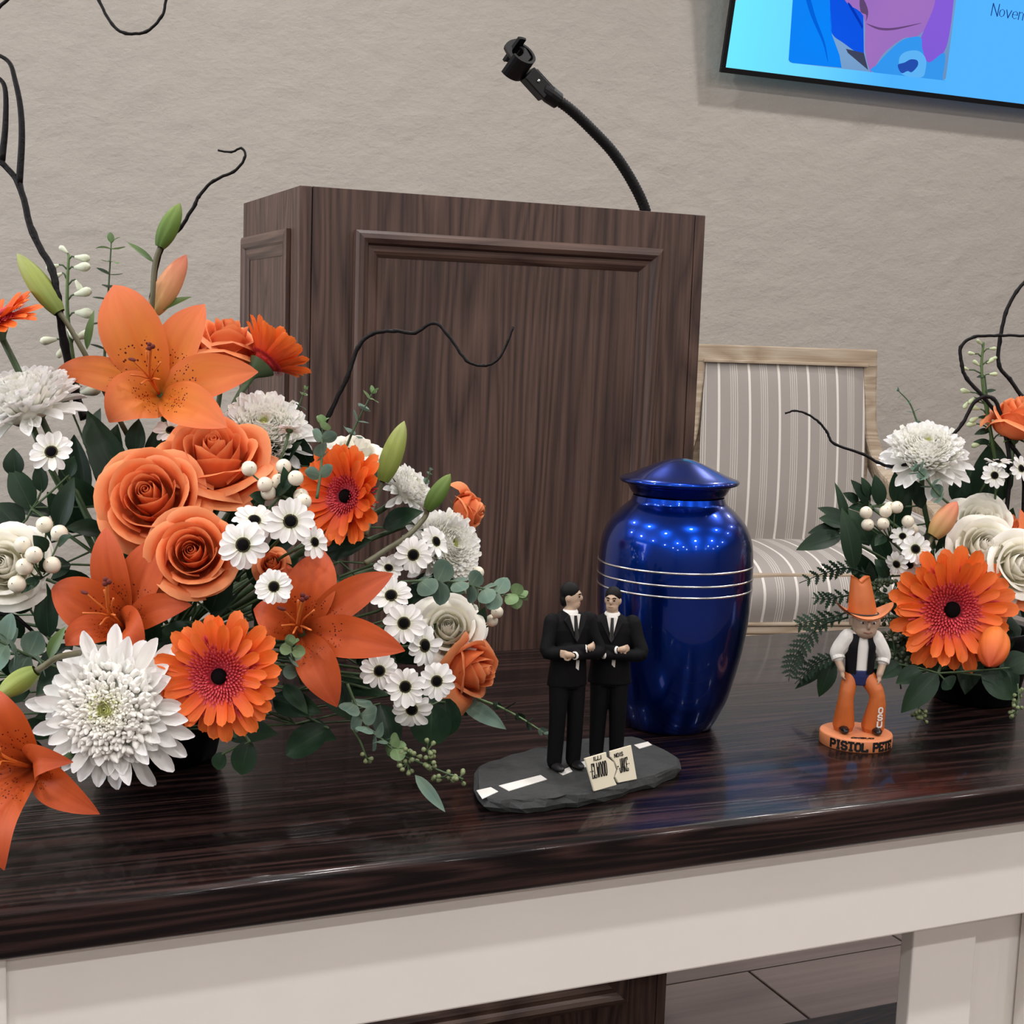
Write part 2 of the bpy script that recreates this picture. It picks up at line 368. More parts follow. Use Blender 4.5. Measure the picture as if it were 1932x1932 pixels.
# ================================================================== the room
WALL_Y = 3.80
X0, X1, Y0 = -3.6, 6.6, -6.5
def quad(p, mat, name):
    m = MB(); m.face(*[m.vert(q) for q in p]); return m.mesh(name, mat, smooth=False)
mb = MB(); mb.box((X0-0.1, WALL_Y, -0.05), (X1+0.1, WALL_Y+0.12, CEIL)); struct('wall_back', mb.mesh('wall_back', M_['plaster'], False))
mb = MB(); mb.box((X0-0.12, Y0, -0.05), (X0, WALL_Y, CEIL)); struct('wall_left', mb.mesh('wall_left', M_['wallpaint'], False))
mb = MB(); mb.box((X1, Y0, -0.05), (X1+0.12, WALL_Y, CEIL)); struct('wall_right', mb.mesh('wall_right', M_['wallpaint'], False))
mb = MB(); mb.box((X0, Y0-0.12, -0.05), (X1, Y0, CEIL)); struct('wall_front', mb.mesh('wall_front', M_['wallpaint'], False))
mb = MB(); mb.box((X0, Y0, CEIL), (X1, WALL_Y, CEIL+0.1)); struct('ceiling', mb.mesh('ceiling', M_['ceil'], False))
mb = MB(); mb.box((X0, Y0, -0.08), (X1, WALL_Y, -0.006)); floor = struct('floor', mb.mesh('floor', M_['grout'], False))
mb = MB(); mb.box((X0, WALL_Y-0.015, 0), (X1, WALL_Y, 0.11)); struct('baseboard_back', bevelled(mb.mesh('baseboard_back', M_['white'], False), 0.004))
# wood-look floor tiles: laid in running bond, the joint seen below the table sits at y = 2.04
TL, TW, GAP = 0.90, 0.30, 0.005
jY = PZ(1480, 1818, 0).y; jX = PZ(1468, 1873, 0).x
mb = MB(); mb.box((0, 0, -0.006), (TL-GAP, TW-GAP, 0)); tile_me = bevelled(mb.mesh('tile', M_['tile'], False), 0.0012, 1)
row = 0
y = jY - 4*TW
while y < WALL_Y - TW*0.2:
    k = round((y-jY)/TW)
    off = jX + (0 if k == -1 else [0.35, -0.22, 0.12][k % 3])
    n0 = math.floor((-0.6-off)/TL)
    for i in range(n0, n0+5):
        if y+TW < WALL_Y and y > -0.2: link('floor_tile', tile_me, floor, T((off+i*TL, y, 0)))
    y += TW
# the far floor beyond the single tiles keeps the same board pattern, only joined
mb = MB()
for k in range(-30, 7):
    for i in range(-5, 8):
        yy = jY+k*TW; xx = jX+[0.35, -0.22, 0.12][k % 3]+i*TL
        if yy < Y0 or yy+TW > WALL_Y or xx < X0 or xx+TL > X1: continue
        near = (k >= -4) and (-0.6-TL*1.2 < xx < -0.6+TL*4.2)
        if near: continue
        mb.box((xx, yy, -0.006), (xx+TL-GAP, yy+TW-GAP, -0.0002))
o = link('floor_tiles_far', mb.mesh('floor_tiles_far', M_['tile'], False), floor); o['kind'] = 'stuff'

# tall window in the left wall that lets daylight in
wf = MB()
for a in ((0.2, 0.7, 2.75, 0.78), (0.2, 2.62, 2.75, 2.7), (0.2, 0.78, 0.28, 2.62), (2.67, 0.78, 2.75, 2.62), (1.44, 0.78, 1.51, 2.62)): wf.box((X0, a[0], a[1]), (X0+0.06, a[2], a[3]))
wn = struct('window_1', wf.mesh('window_1', M_['white'], False))
mb = MB(); mb.box((X0+0.002, 0.28, 0.78), (X0+0.008, 2.67, 2.62)); link('pane', mb.mesh('pane', emit('daylit_glass', (0.86, 0.93, 1.0, 1), 1.6), False), wn)
ld = bpy.data.lights.new('window_daylight', 'AREA'); ld.shape = 'RECTANGLE'; ld.size = 1.8; ld.size_y = 2.3; ld.energy = WINDOW_W; ld.color = (0.90, 0.95, 1.0)
lo = bpy.data.objects.new('window_daylight', ld); COL.objects.link(lo); lo.location = (X0+0.07, 1.475, 1.7); lo.rotation_euler = (0, -PI/2, 0)

# recessed ceiling downlights
mb = MB(); mb.lathe([(0.070, 0.0), (0.105, -0.006), (0.108, 0.0), (0.108, 0.004)], 24); ring_me = mb.mesh('trim_ring', M_['ceil'])
mb = MB(); mb.lathe([(0.0005, 0.002), (0.070, 0.002)], 24); lens_me = mb.mesh('lens', emit('lamp_lens', (1, 0.95, 0.88, 1), 18.0), False)
for gx in (-2.7, -0.9, 0.9, 2.7, 4.5):
    for gy in (-5.4, -3.6, -1.8, 0.0, 1.5, 2.9):
        d = thing('ceiling_downlight', 'round recessed ceiling downlight with white trim ring', 'downlight', 'recessed downlights in the ceiling', T((gx, gy, CEIL-0.003)))
        link('trim_ring', ring_me, d); link('lens', lens_me, d)
        ld = bpy.data.lights.new('bulb', 'AREA'); ld.shape = 'DISK'; ld.size = 0.14; ld.energy = DOWNLIGHT_W*(1.30 if gy < -1 else 0.85); ld.color = DOWNLIGHT_COL; ld.spread = PI*0.95
        lo = bpy.data.objects.new('bulb', ld); COL.objects.link(lo); lo.parent = d; lo.location = (0, 0, -0.012)

# ================================================================== lectern
PYF = 1.83                                        # plane of the lectern's front
xl = PY(566, 350, PYF).x; xr = PY(1331.5, 406, PYF).x; pz1 = PY(950, 378, PYF).z
PD = 0.335
lect = thing('lectern', 'dark oak lectern with raised panel mouldings behind the flowers', 'lectern', None, T(((xl+xr)/2, PYF+PD/2, 0)))
cx, cy = (xl+xr)/2, PYF+PD/2; hw = (xr-xl)/2; hd = PD/2
def lpart(name, mb_, mat, bev=0.002, parent=None, smooth=False):
    me = mb_.mesh(name, M_[mat], smooth)
    if bev: bevelled(me, bev)
    return link(name, me, parent or lect)
ST = 0.0165                                        # corner strips
mb = MB(); mb.box((-hw+ST+0.001, -hd+0.0008, 0.0), (hw-ST-0.001, -hd+0.02, pz1)); lpart('front_panel', mb, 'podium', 0.0006)
mb = MB(); mb.box((-hw+0.0008, -hd+ST, 0.0), (-hw+0.02, hd-ST, pz1)); lpart('side_panel', mb, 'podium', 0.0006)
mb = MB(); mb.box((hw-0.02, -hd+ST, 0.0), (hw-0.0008, hd-ST, pz1)); lpart('side_panel', mb, 'podium', 0.0006)
for sx in (-1, 1):
    for sy in (-1, 1):
        mb = MB(); a = sorted((sx*hw, sx*(hw-ST))); b = sorted((sy*hd, sy*(hd-ST)))
        mb.box((a[0], b[0], 0), (a[1], b[1], pz1)); lpart('corner_strip', mb, 'podium', 0.0012)
mb = MB(); mb.box((-hw+0.021, -hd+0.021, pz1-0.05), (hw-0.021, hd-0.005, pz1-0.02)); lpart('reading_shelf', mb, 'podium_h', 0.002)
mb = MB(); mb.box((-hw+0.021, hd-0.02, 0.1), (hw-0.021, hd-0.006, pz1-0.3)); lpart('back_panel', mb, 'podium', 0.001)
# moulding frame: profile (inset from outer edge, height above panel)
PROF = [(0, 0), (0, 0.010), (0.004, 0.0135), (0.010, 0.0145), (0.016, 0.0115), (0.019, 0.006), (0.026, 0.0055), (0.030, 0.0035), (0.034, 0.0)]
def moulding(rect, to3, vmat, hmat, k_=1.0):
    (a0, b0), (a1, b1) = rect
    cor = [(a0, b0), (a1, b0), (a1, b1), (a0, b1)]; ins = [(1, 1), (-1, 1), (-1, -1), (1, -1)]
    for s in range(4):
        p, q = cor[s], cor[(s+1) % 4]; ip, iq = ins[s], ins[(s+1) % 4]
        m = MB(); n = len(PROF)
        for (c_, i_) in ((p, ip), (q, iq)):
            for (d, h_) in PROF: m.vert(to3(c_[0]+i_[0]*d, c_[1]+i_[1]*d, h_*k_))
        for k in range(n-1): m.face(k, k+1, n+k+1, n+k)
        m.face(*range(n)); m.face(*[n+k for k in range(n)][::-1])
        me = m.mesh('moulding', M_[hmat if s in (0, 2) else vmat], False, fix=True)
        link('moulding', me, lect)
fl_ = PY(668, 434, PYF); fr_ = PY(1246, 470, PYF); fb = PY(995, 1903, PYF).z
moulding(((fl_.x-cx, fb-0.014), (fr_.x-cx, (fl_.z+fr_.z)/2)), lambda a, b, h: Vector((a, -hd-h, b)), 'podium', 'podium_h')
sl = [xl, ]
def on_side(x, y): r = ray(x, y); return CAM + r*(xl/r.x)
s0 = on_side(548, 431); s1 = on_side(455, 446)
moulding(((s0.y-cy, fb-0.014), (min(s1.y-cy, hd-0.012), s0.z)), lambda a, b, h: Vector((-hw-h, a, b)), 'podium', 'podium_y', 0.55)
moulding(((s0.y-cy, fb-0.014), (min(s1.y-cy, hd-0.012), s0.z)), lambda a, b, h: Vector((hw+h, a, b)), 'podium', 'podium_y', 0.55)
mb = MB(); mb.box((-hw-0.008, -hd-0.008, 0), (hw+0.008, hd+0.008, 0.035)); lpart('plinth', mb, 'podium_h', 0.004)

# gooseneck microphone holder, standing on the lectern shelf
GY = 1.98
gp = [PY(x, y, GY) for x, y in ((1222, 420), (1216, 392), (1190, 338), (1156, 287), (1115, 243), (1078, 208), (1048, 186))]
gb = PY(1222, 420, GY)
mic = thing('microphone_gooseneck', 'black gooseneck microphone holder with empty clip rising from the lectern', 'microphone stand', None, T((gb.x, gb.y, pz1-0.02)))
mo = Vector((gb.x, gb.y, pz1-0.02))
pts = catmull([Vector((gb.x+0.004, gb.y, pz1-0.02))] + gp[1:], 8)
mb = MB(); pts2 = []; rr = []
import itertools
L = [0.0]
for a, b in zip(pts, pts[1:]): L.append(L[-1]+(b-a).length)
N = 110
for i in range(N+1):
    s = L[-1]*i/N; k = max(j for j in range(len(L)) if L[j] <= s+1e-9); k = min(k, len(pts)-2)
    t_ = (s-L[k])/max(1e-9, L[k+1]-L[k]); pts2.append(pts[k].lerp(pts[k+1], min(1, t_))-mo); rr.append(0.0088 if i % 2 else 0.0078)
mb.tube(pts2, rr, 14); link('gooseneck', mb.mesh('gooseneck', M_['rubber']), mic)
mb = MB(); mb.tube([(0, 0, 0), (0, 0, 0.012)], [0.026, 0.022], 24); link('base_flange', bevelled(mb.mesh('base_flange', M_['black'], False), 0.002), mic)
e0, e1, e2 = PY(1054, 191, GY)-mo, PY(1022, 168, GY)-mo, PY(1002, 146, GY)-mo
mb = MB(); mb.tube([e0, e0.lerp(e1, 0.55), e1], [0.0125, 0.0135, 0.0115], 16); link('coupler', bevelled(mb.mesh('coupler', M_['black'], False), 0.001, 1), mic)
ax = (e2-e1).normalized(); side = camdir(0.25, 0.1, 1.0); up_ = ax.cross(side).normalized(); side = up_.cross(ax)
Mh = Matrix.Translation(e1.lerp(e2, 0.5)) @ Matrix(((ax.x, up_.x, side.x, 0), (ax.y, up_.y, side.y, 0), (ax.z, up_.z, side.z, 0), (0, 0, 0, 1)))
mb = MB(); mb.box((-0.022, -0.013, -0.010), (0.020, 0.011, 0.010), Mh); mb.box((-0.026, 0.009, -0.006), (0.014, 0.015, 0.006), Mh); lk = link('hinge_block', bevelled(mb.mesh('hinge_block', M_['black'], False), 0.0015), mic)
mb = MB(); mb.ball(Mh @ Vector((0.002, 0.0, 0.0105)), 0.0028); link('hinge_screw', mb.mesh('hinge_screw', M_['silver']), lk)
# split clip ring
cc = PY(974, 118, GY)-mo
ca = camdir(0.55, 0.55, 0.75)                      # axis of the clip sleeve
cxv = (camdir(1, -0.6, 0) - ca*camdir(1, -0.6, 0).dot(ca)).normalized(); cyv = ca.cross(cxv)
def clip_arc(a0, a1, r0, r1, z0, z1, n=18):
    m = MB()
    for i in range(n+1):
        a = lerp(a0, a1, i/n); dv = cxv*math.cos(a)+cyv*math.sin(a)
        for (r, z) in ((r0, z0), (r1, z0), (r1, z1), (r0, z1)): m.vert(cc+dv*r+ca*z)
    for i in range(n):
        for k in range(4): m.face(i*4+k, i*4+(k+1) % 4, i*4+4+(k+1) % 4, i*4+4+k)
    m.face(0, 3, 2, 1); m.face(n*4, n*4+1, n*4+2, n*4+3); return m
link('clip_sleeve', clip_arc(-2.0, 2.0, 0.017, 0.0215, -0.016, 0.020).mesh('clip_sleeve', M_['black'], False, fix=True), mic)
m = clip_arc(2.05, 2.75, 0.017, 0.0215, -0.016, 0.030, 8); link('clip_prong', m.mesh('clip_prong', M_['black'], False, fix=True), mic)
# long prong with a round eyelet
pc = PY(976, 100, GY)-mo; pa = camdir(0.15, 0.25, 1.0); px_ = (camdir(0.55, -0.8, 0)); px_ = (px_-pa*px_.dot(pa)).normalized(); py_ = pa.cross(px_)
m = MB(); n = 24
for h_ in (-0.004, 0.004):
    for i in range(n):
        a = 2*PI*i/n; m.vert(pc+px_*math.cos(a)*0.0085+py_*math.sin(a)*0.0085+pa*h_)
    for i in range(n):
        a = 2*PI*i/n; k = 1/max(abs(math.cos(a)), abs(math.sin(a)))**0.55
        m.vert(pc+px_*math.cos(a)*0.021*k+py_*math.sin(a)*0.0135*k+pa*h_)
for i in range(n):
    j = (i+1) % n
    m.face(i, j, n+j, n+i); m.face(2*n+i, 3*n+i, 3*n+j, 2*n+j); m.face(n+i, n+j, 3*n+j, 3*n+i); m.face(i, 2*n+i, 2*n+j, j)
link('clip_prong', m.mesh('clip_prong', M_['black'], False, fix=True), mic)

# ================================================================== television on the wall
TVY = 3.74
tv0 = PY(1358.4, 136.3, TVY)
TILT = math.radians(11)
tvu = Vector((0, -math.sin(TILT), math.cos(TILT))); tvx = Vector((1, 0, 0)); tvn = tvx.cross(tvu)   # tvn points to the room (-y)
TVM = Matrix(((1, 0, 0, tv0.x), (0, tvu.y, -tvn.y*-1 if False else tvn.y, tv0.y), (0, tvu.z, tvn.z, tv0.z), (0, 0, 0, 1)))
tv = thing('wall_television', 'flat wall television showing a blue slide with a photograph and text', 'television', None, TVM)
TW_, TH_ = 1.44, 0.82
def tvc(x, y):                                     # pixel -> plane coordinates on the screen
    p = PP(x, y, tv0, tvn)-tv0; return (p.dot(tvx), p.dot(tvu))
s_bl = tvc(1369, 127)
bz = s_bl[0]; bb = s_bl[1]
mb = MB(); mb.box((0.03, 0.03, -0.035), (TW_-0.03, TH_-0.03, -0.006)); link('cabinet', bevelled(mb.mesh('cabinet', M_['black'], False), 0.003), tv)
for (a, b) in (((0, 0), (TW_, bb)), ((0, TH_-bz), (TW_, TH_)), ((0, bb), (bz, TH_-bz)), ((TW_-bz, bb), (TW_, TH_-bz))):
    mb = MB(); mb.box((a[0], a[1], -0.006), (b[0], b[1], 0.002)); link('bezel', bevelled(mb.mesh('bezel', M_['black'], False), 0.0008, 1), tv)
mb = MB(); mb.box((0.35, 0.12, -0.075), (1.05, 0.3, -0.035)); link('wall_bracket', mb.mesh('wall_bracket', M_['black'], False), tv)
ES = 1.0
mb = MB(); mb.box((bz, bb, -0.006), (TW_-bz, TH_-bz, -0.001))
t = NT('screen_blue'); e = t.n('ShaderNodeEmission'); e.inputs[1].default_value = ES
sx_ = t.n('ShaderNodeSeparateXYZ'); t.l(t.coord(), sx_.inputs[0]); t.l(t.ramp(sx_.outputs[0], [(0.0, srgb(112, 232, 255)), (0.28, srgb(108, 214, 255)), (0.62, srgb(78, 176, 255)), (0.9, srgb(84, 178, 255))]), e.inputs[0]); t.l(e.outputs[0], t.out.inputs[0])
scr = link('screen', mb.mesh('screen', t.m, False), tv)
def tvpoly(name, pts, mat, h, parent=None, soft=True):
    if soft and len(pts) > 4:
        q = [Vector((x, y, 0)) for x, y in pts]; out = []
        for i in range(len(q)):
            a, b, c, d = q[i-1], q[i], q[(i+1) % len(q)], q[(i+2) % len(q)]
            if (c-b).length > 70: out.append(b); continue
            for k in range(5):
                t_ = k/5; out.append(0.5*((2*b)+0.8*(c-a)*t_+(1.6*a-4.4*b+3.6*c-0.8*d)*t_*t_+(2.8*b-0.8*a-2.8*c+0.8*d)*t_**3 if False else (2*b)+(c-a)*t_+(2*a-5*b+4*c-d)*t_*t_+(3*b-a-3*c+d)*t_**3))
        pts = [(p.x, p.y) for p in out]
    m = MB(); m.prism([Vector((*tvc(x, y), h)) for x, y in pts], (0, 0, 0.0003)); return link(name, m.mesh(name, mat, False, fix=True), parent or scr)
EM = lambda n, c, g=None: emit(n, srgb(*c), ES, srgb(*g) if g else None)
def rr_px():  # rounded lower corners of the photograph on the slide
    return [(1500, -60), (1488, 113), (1490, 117), (1495, 119), (1778, 151), (1783, 150), (1785, 146), (1812, -60)]
tvpoly('photo_backdrop', rr_px(), EM('photo_grey', (120, 160, 205), (70, 110, 160)), -0.0009, soft=False)
for q_, c_ in (([(1516, -20), (1530, 30), (1552, 80), (1562, 118), (1556, 80), (1538, 30), (1524, -20)], (4, 96, 214)), ([(1600, 8), (1622, 46), (1626, 54), (1626, 44), (1606, 10)], (6, 52, 176))):
    tvpoly('photo_fold', q_, EM('photo_fold_'+str(c_[1]), c_), 0.0001)
tvpoly('photo_jeans', [(1500, -60), (1488, 113), (1491, 117), (1496, 119), (1588, 128), (1584, 104), (1570, 66), (1566, 0), (1560, -60)], EM('photo_blue', (10, 130, 245), (24, 110, 225)), -0.0006, soft=False)
tvpoly('photo_trousers', [(1560, -60), (1566, 0), (1568, 58), (1590, 80), (1630, 100), (1629, 30), (1594, 0), (1590, -60)], EM('photo_navy', (14, 84, 226), (10, 66, 200)), -0.0006)
tvpoly('photo_shadow', [(1596, 92), (1630, 100), (1638, 132), (1600, 100)], EM('photo_dark', (60, 66, 90)), -0.0005)
tvpoly('photo_shirt', [(1592, -60), (1594, 0), (1629, 30), (1632, 95), (1640, 130), (1646, 134), (1668, 100), (1705, 72), (1735, 66), (1800, 0), (1806, -60)], EM('photo_pink', (158, 112, 186), (140, 96, 196)), -0.0003)
tvpoly('photo_shirt_fold', [(1634, 44), (1660, 52), (1690, 52), (1740, 43), (1690, 56), (1658, 56)], EM('photo_fold', (100, 70, 120)), 0.0000)
tvpoly('photo_placket', [(1622, 0), (1624, 22), (1634, 28), (1634, 40), (1638, 22), (1630, 0)], EM('photo_fold2', (92, 70, 110)), 0.0000)
tvpoly('photo_sleeve', [(1764, -60), (1764, 4), (1742, 60), (1732, 92), (1752, 120), (1782, 96), (1795, 40), (1806, -60)], EM('photo_violet', (134, 92, 214), (118, 86, 206)), 0.0000)
tvpoly('photo_knee', [(1650, 137), (1656, 120), (1680, 94), (1706, 74), (1736, 70), (1740, 92), (1752, 118), (1782, 100), (1778, 147), (1774, 151)], EM('photo_denim', (44, 146, 240), (64, 150, 220)), 0.0003)
tvpoly('photo_hand', [(1696, 112), (1708, 98), (1732, 96), (1746, 110), (1746, 130), (1738, 146), (1702, 140)], EM('photo_pale', (92, 176, 240)), 0.0006)
tvpoly('photo_emblem', [(1694, 122), (1706, 118), (1718, 112), (1730, 114), (1731, 124), (1720, 136), (1712, 134), (1702, 138), (1696, 132)], EM('photo_emblem', (36, 76, 170)), 0.0009)
tvpoly('photo_corner_petal', [(1383, -20), (1382, 8), (1390, 0), (1394, -20)], EM('photo_peach', (230, 140, 120)), -0.0006)

# ---- block and thin lettering built from strokes
GL = {'P': [[(0,0),(0,1)],[(0,1),(.7,1),(1,.86),(1,.6),(.7,.46),(0,.46)]], 'I': [[(.5,0),(.5,1)],[(.22,0),(.78,0)],[(.22,1),(.78,1)]],
 'S': [[(1,.8),(.78,1),(.22,1),(0,.82),(0,.64),(.2,.54),(.8,.46),(1,.36),(1,.18),(.78,0),(.22,0),(0,.2)]], 'T': [[(0,1),(1,1)],[(.5,1),(.5,0)],[(.25,0),(.75,0)]],
 'O': [[(.3,0),(0,.2),(0,.8),(.3,1),(.7,1),(1,.8),(1,.2),(.7,0),(.3,0)]], 'L': [[(0,1),(0,0),(1,0),(1,.2)]], 'E': [[(1,.82),(1,1),(0,1),(0,0),(1,0),(1,.18)],[(0,.5),(.7,.5)]],
 'U': [[(0,1),(0,.18),(.25,0),(.75,0),(1,.18),(1,1)]], 'N': [[(0,0),(0,1),(1,0),(1,1)]], 'W': [[(0,1),(.22,0),(.5,.7),(.78,0),(1,1)]], 'D': [[(0,0),(0,1),(.65,1),(1,.78),(1,.22),(.65,0),(0,0)]],
 'J': [[(1,1),(1,.2),(.75,0),(.25,0),(0,.2),(0,.35)]], 'A': [[(0,0),(.35,1),(.65,1),(1,0)],[(.15,.36),(.85,.36)]], 'K': [[(0,0),(0,1)],[(1,1),(.1,.48),(1,0)]], '-': [[(.1,.5),(.9,.5)]], '.': [[(.4,.5),(.6,.5)]], 'i': [[(.5,0),(.5,1)]],
 'n': [[(0,0),(0,1),(1,0),(1,1)]], 'o': [[(.5,0),(.1,.14),(0,.32),(.1,.52),(.5,.64),(.9,.52),(1,.32),(.9,.14),(.5,0)]], 'v': [[(0,.64),(.5,0),(1,.64)]], 'e': [[(.04,.34),(1,.34),(.9,.54),(.5,.64),(.1,.52),(0,.32),(.1,.12),(.5,0),(.95,.1)]],
 'm': [[(0,0),(0,.64)],[(0,.5),(.28,.64),(.5,.5),(.5,0)],[(.5,.5),(.78,.64),(1,.5),(1,0)]], 'b': [[(0,0),(0,1)],[(0,.14),(.5,0),(.95,.14),(1,.32),(.9,.52),(.5,.64),(0,.5)]], 'r': [[(0,0),(0,.64)],[(0,.44),(.4,.64),(.8,.6)]]}
def letters(mb_, text, x, y, cw, h, gap, stroke, to3, depth, widths=None, slant=0.0):
    """strokes of each glyph as thin raised bars; to3(a, b, lift) -> point"""
    for ch in text:
        wch = cw*(widths or {}).get(ch, 1.0)
        if ch != ' ':
            for line in GL[ch]:
                q = [(x+a*wch+slant*b*h, y+b*h) for a, b in line]
                for (a, b) in zip(q, q[1:]):
                    dx, dy = b[0]-a[0], b[1]-a[1]; l_ = math.hypot(dx, dy) or 1; dx /= l_; dy /= l_
                    st = stroke*(0.45 if (stroke < 0.2*cw and abs(dx) > 0.6) else 1.0)
                    nx, ny = -dy*st/2, dx*st/2; ex, ey = dx*st*0.35, dy*st*0.35
                    c4 = [(a[0]-ex-nx, a[1]-ey-ny), (b[0]+ex-nx, b[1]+ey-ny), (b[0]+ex+nx, b[1]+ey+ny), (a[0]-ex+nx, a[1]-ey+ny)]
                    lo = [mb_.vert(to3(u, v, 0)) for u, v in c4]; hi = [mb_.vert(to3(u, v, depth)) for u, v in c4]
                    mb_.face(*hi)
                    for k in range(4): mb_.face(lo[k], lo[(k+1) % 4], hi[(k+1) % 4], hi[k])
        x += wch+gap
n0 = tvc(1870, 29); n1 = tvc(1932, 38)
mb = MB(); letters(mb, 'November', n0[0], n0[1], 0.020, 0.036, 0.0065, 0.0032, lambda a, b, c: Vector((a, b, -0.0006+c)), 0.0004, {'n': 1.0, 'N': 1.25, 'm': 1.7})
link('lettering', mb.mesh('lettering', EM('slide_text', (22, 52, 120)), False, fix=True), scr)

# ================================================================== chair in front of the wall
CD = 4.1
ca_ = -YAW + math.radians(10.5)
cX = Vector((math.cos(ca_), math.sin(ca_), 0)); cY = Vector((-math.sin(ca_), math.cos(ca_), 0))
A = P(1649, 660, CD)                               # right top outer corner of the back
CWD = 0.555; CH = A.z
org = A - cX*(CWD/2); org.z = 0
CM = Matrix(((cX.x, cY.x, 0, org.x), (cX.y, cY.y, 0, org.y), (0, 0, 1, 0), (0, 0, 0, 1)))
ch = thing('armchair', 'grey and white striped armchair with limed wood frame against the wall', 'chair', None, CM)
hw_ = CWD/2
def sweep(pts, w_, d_, up):                        # rectangular bar along a path
    m = MB(); pts = [Vector(p) for p in pts]
    for i, p in enumerate(pts):
        tt = (pts[min(i+1, len(pts)-1)]-pts[max(0, i-1)]).normalized(); x = (Vector(up)-tt*Vector(up).dot(tt)).normalized(); yv = tt.cross(x)
        for (a, b) in ((-1,-1),(1,-1),(1,1),(-1,1)): m.vert(p+x*a*w_/2+yv*b*d_/2)
    n = len(pts)
    for i in range(n-1):
        for k in range(4): m.face(4*i+k, 4*i+(k+1) % 4, 4*i+4+(k+1) % 4, 4*i+4+k)
    m.face(0, 1, 2, 3); m.face(4*n-4, 4*n-3, 4*n-2, 4*n-1); return m
SEAT = 0.545
def cpart(name, m, mat='frame_oak', bev=0.004, parent=None):
    me = m.mesh(name, M_[mat], False, fix=True)
    if bev: bevelled(me, bev, 2)
    return link(name, me, parent or ch)
mb = MB(); mb.box((-hw_+0.001, -0.030, CH-0.050), (hw_-0.001, 0.028, CH)); tr = cpart('top_rail', mb)
mb = MB(); mb.box((-hw_+0.03, -0.036, CH-0.050), (hw_-0.03, -0.027, CH-0.041)); cpart('rail_bead', mb, bev=0.002, parent=tr)
for s in (-1, 1):
    path = catmull([(s*(hw_-0.018), 0, CH-0.037), (s*(hw_-0.014), 0.0, CH-0.14), (s*(hw_-0.006), -0.006, CH-0.24), (s*(hw_+0.018), -0.02, CH-0.32), (s*(hw_+0.045), -0.06, CH-0.385), (s*(hw_+0.055), -0.16, CH-0.425), (s*(hw_+0.055), -0.32, CH-0.44), (s*(hw_+0.05), -0.40, CH-0.47)], 5)
    cpart('arm_rail', sweep(path, 0.044, 0.056, (1, 0, 0)), bev=0.008)
    cpart('arm_post', sweep([(s*(hw_+0.045), -0.395, CH-0.46), (s*(hw_+0.03), -0.43, 0.44)], 0.036, 0.036, (1, 0, 0)), bev=0.006)
    cpart('stile', sweep([(s*(hw_-0.018), 0.004, CH-0.10), (s*(hw_-0.02), -0.015, 0.45)], 0.030, 0.03, (1, 0, 0)), bev=0.004)
    m = MB()
    def armpad(u, v, s=s):
        yy = lerp(-0.05, -0.40, u); a = 2*PI*v
        return Vector((s*(hw_+0.012)+0.018*math.cos(a)*s, yy, lerp(CH-0.47, CH-0.50, u)+0.085*math.sin(a)-0.03))
    m.grid(armpad, 8, 14, True); link('arm_pad', m.mesh('arm_pad', M_['fabric']), ch)
    link('leg', (lambda m: (m.tube([(s*(hw_-0.01), -0.46, 0.39), (s*(hw_-0.01), -0.465, 0.2), (s*(hw_-0.012), -0.47, 0)], [0.027, 0.024, 0.015], 16), m.mesh('leg', M_['frame_oak']))[1])(MB()), ch)
    cpart('leg', sweep([(s*(hw_-0.03), -0.01, 0.40), (s*(hw_-0.025), 0.03, 0.2), (s*(hw_-0.02), 0.09, 0)], 0.034, 0.034, (1, 0, 0)), bev=0.004)
# upholstered back, gently barrelled
m = MB()
def back(u, v):
    zz = lerp(CH-0.050, SEAT-0.01, u); s = v*2-1
    wdt = hw_-0.040 + 0.012*math.sin(PI*u) - 0.035*sst(0.62, 1.0, u)
    bul = 0.030*(1-abs(s)**4)*(math.sin(PI*min(1, u*1.05))**0.6 if 0 < u < 0.95 else 0)
    return Vector((s*wdt, -0.022-bul-0.05*u, zz))
m.grid(back, 18, 18); link('back_upholstery', m.mesh('back_upholstery', M_['fabric'], fix=False), ch)
mb = MB(); mb.box((-hw_+0.03, -0.02, SEAT), (hw_-0.03, 0.015, CH-0.03)); cpart('back_board', mb, 'frame_oak', 0.003)
# seat cushion with a rolled front
m = MB()
SP = [(-0.06, SEAT+0.012), (-0.15, SEAT+0.02), (-0.28, SEAT+0.018), (-0.38, SEAT+0.008), (-0.45, SEAT-0.016), (-0.485, SEAT-0.055), (-0.490, SEAT-0.095), (-0.478, SEAT-0.135), (-0.472, SEAT-0.15)]
SPc = catmull([(a, b, 0) for a, b in SP], 3)
def seat(u, v):
    q = SPc[round(u*(len(SPc)-1))]; s = v*2-1; drop = 0.03*abs(s)**6
    return Vector((s*(hw_+0.025+0.01*u), q.x, q.y-drop))
m.grid(seat, len(SPc)-1, 16); link('seat_cushion', m.mesh('seat_cushion', M_['fabric']), ch)
mb = MB(); mb.box((-hw_-0.02, -0.465, SEAT-0.19), (hw_+0.02, -0.03, SEAT-0.02)); cpart('seat_box', mb, 'frame_oak', 0.004)
zr = SEAT-0.145
for (z0, z1, yy) in ((zr-0.010, zr, -0.482), (zr-0.032, zr-0.012, -0.476), (zr-0.046, zr-0.033, -0.484)):
    mb = MB(); mb.box((-hw_-0.03, yy, z0), (hw_+0.03, -0.44, z1)); cpart('seat_rail', mb, 'frame_oak', 0.004)

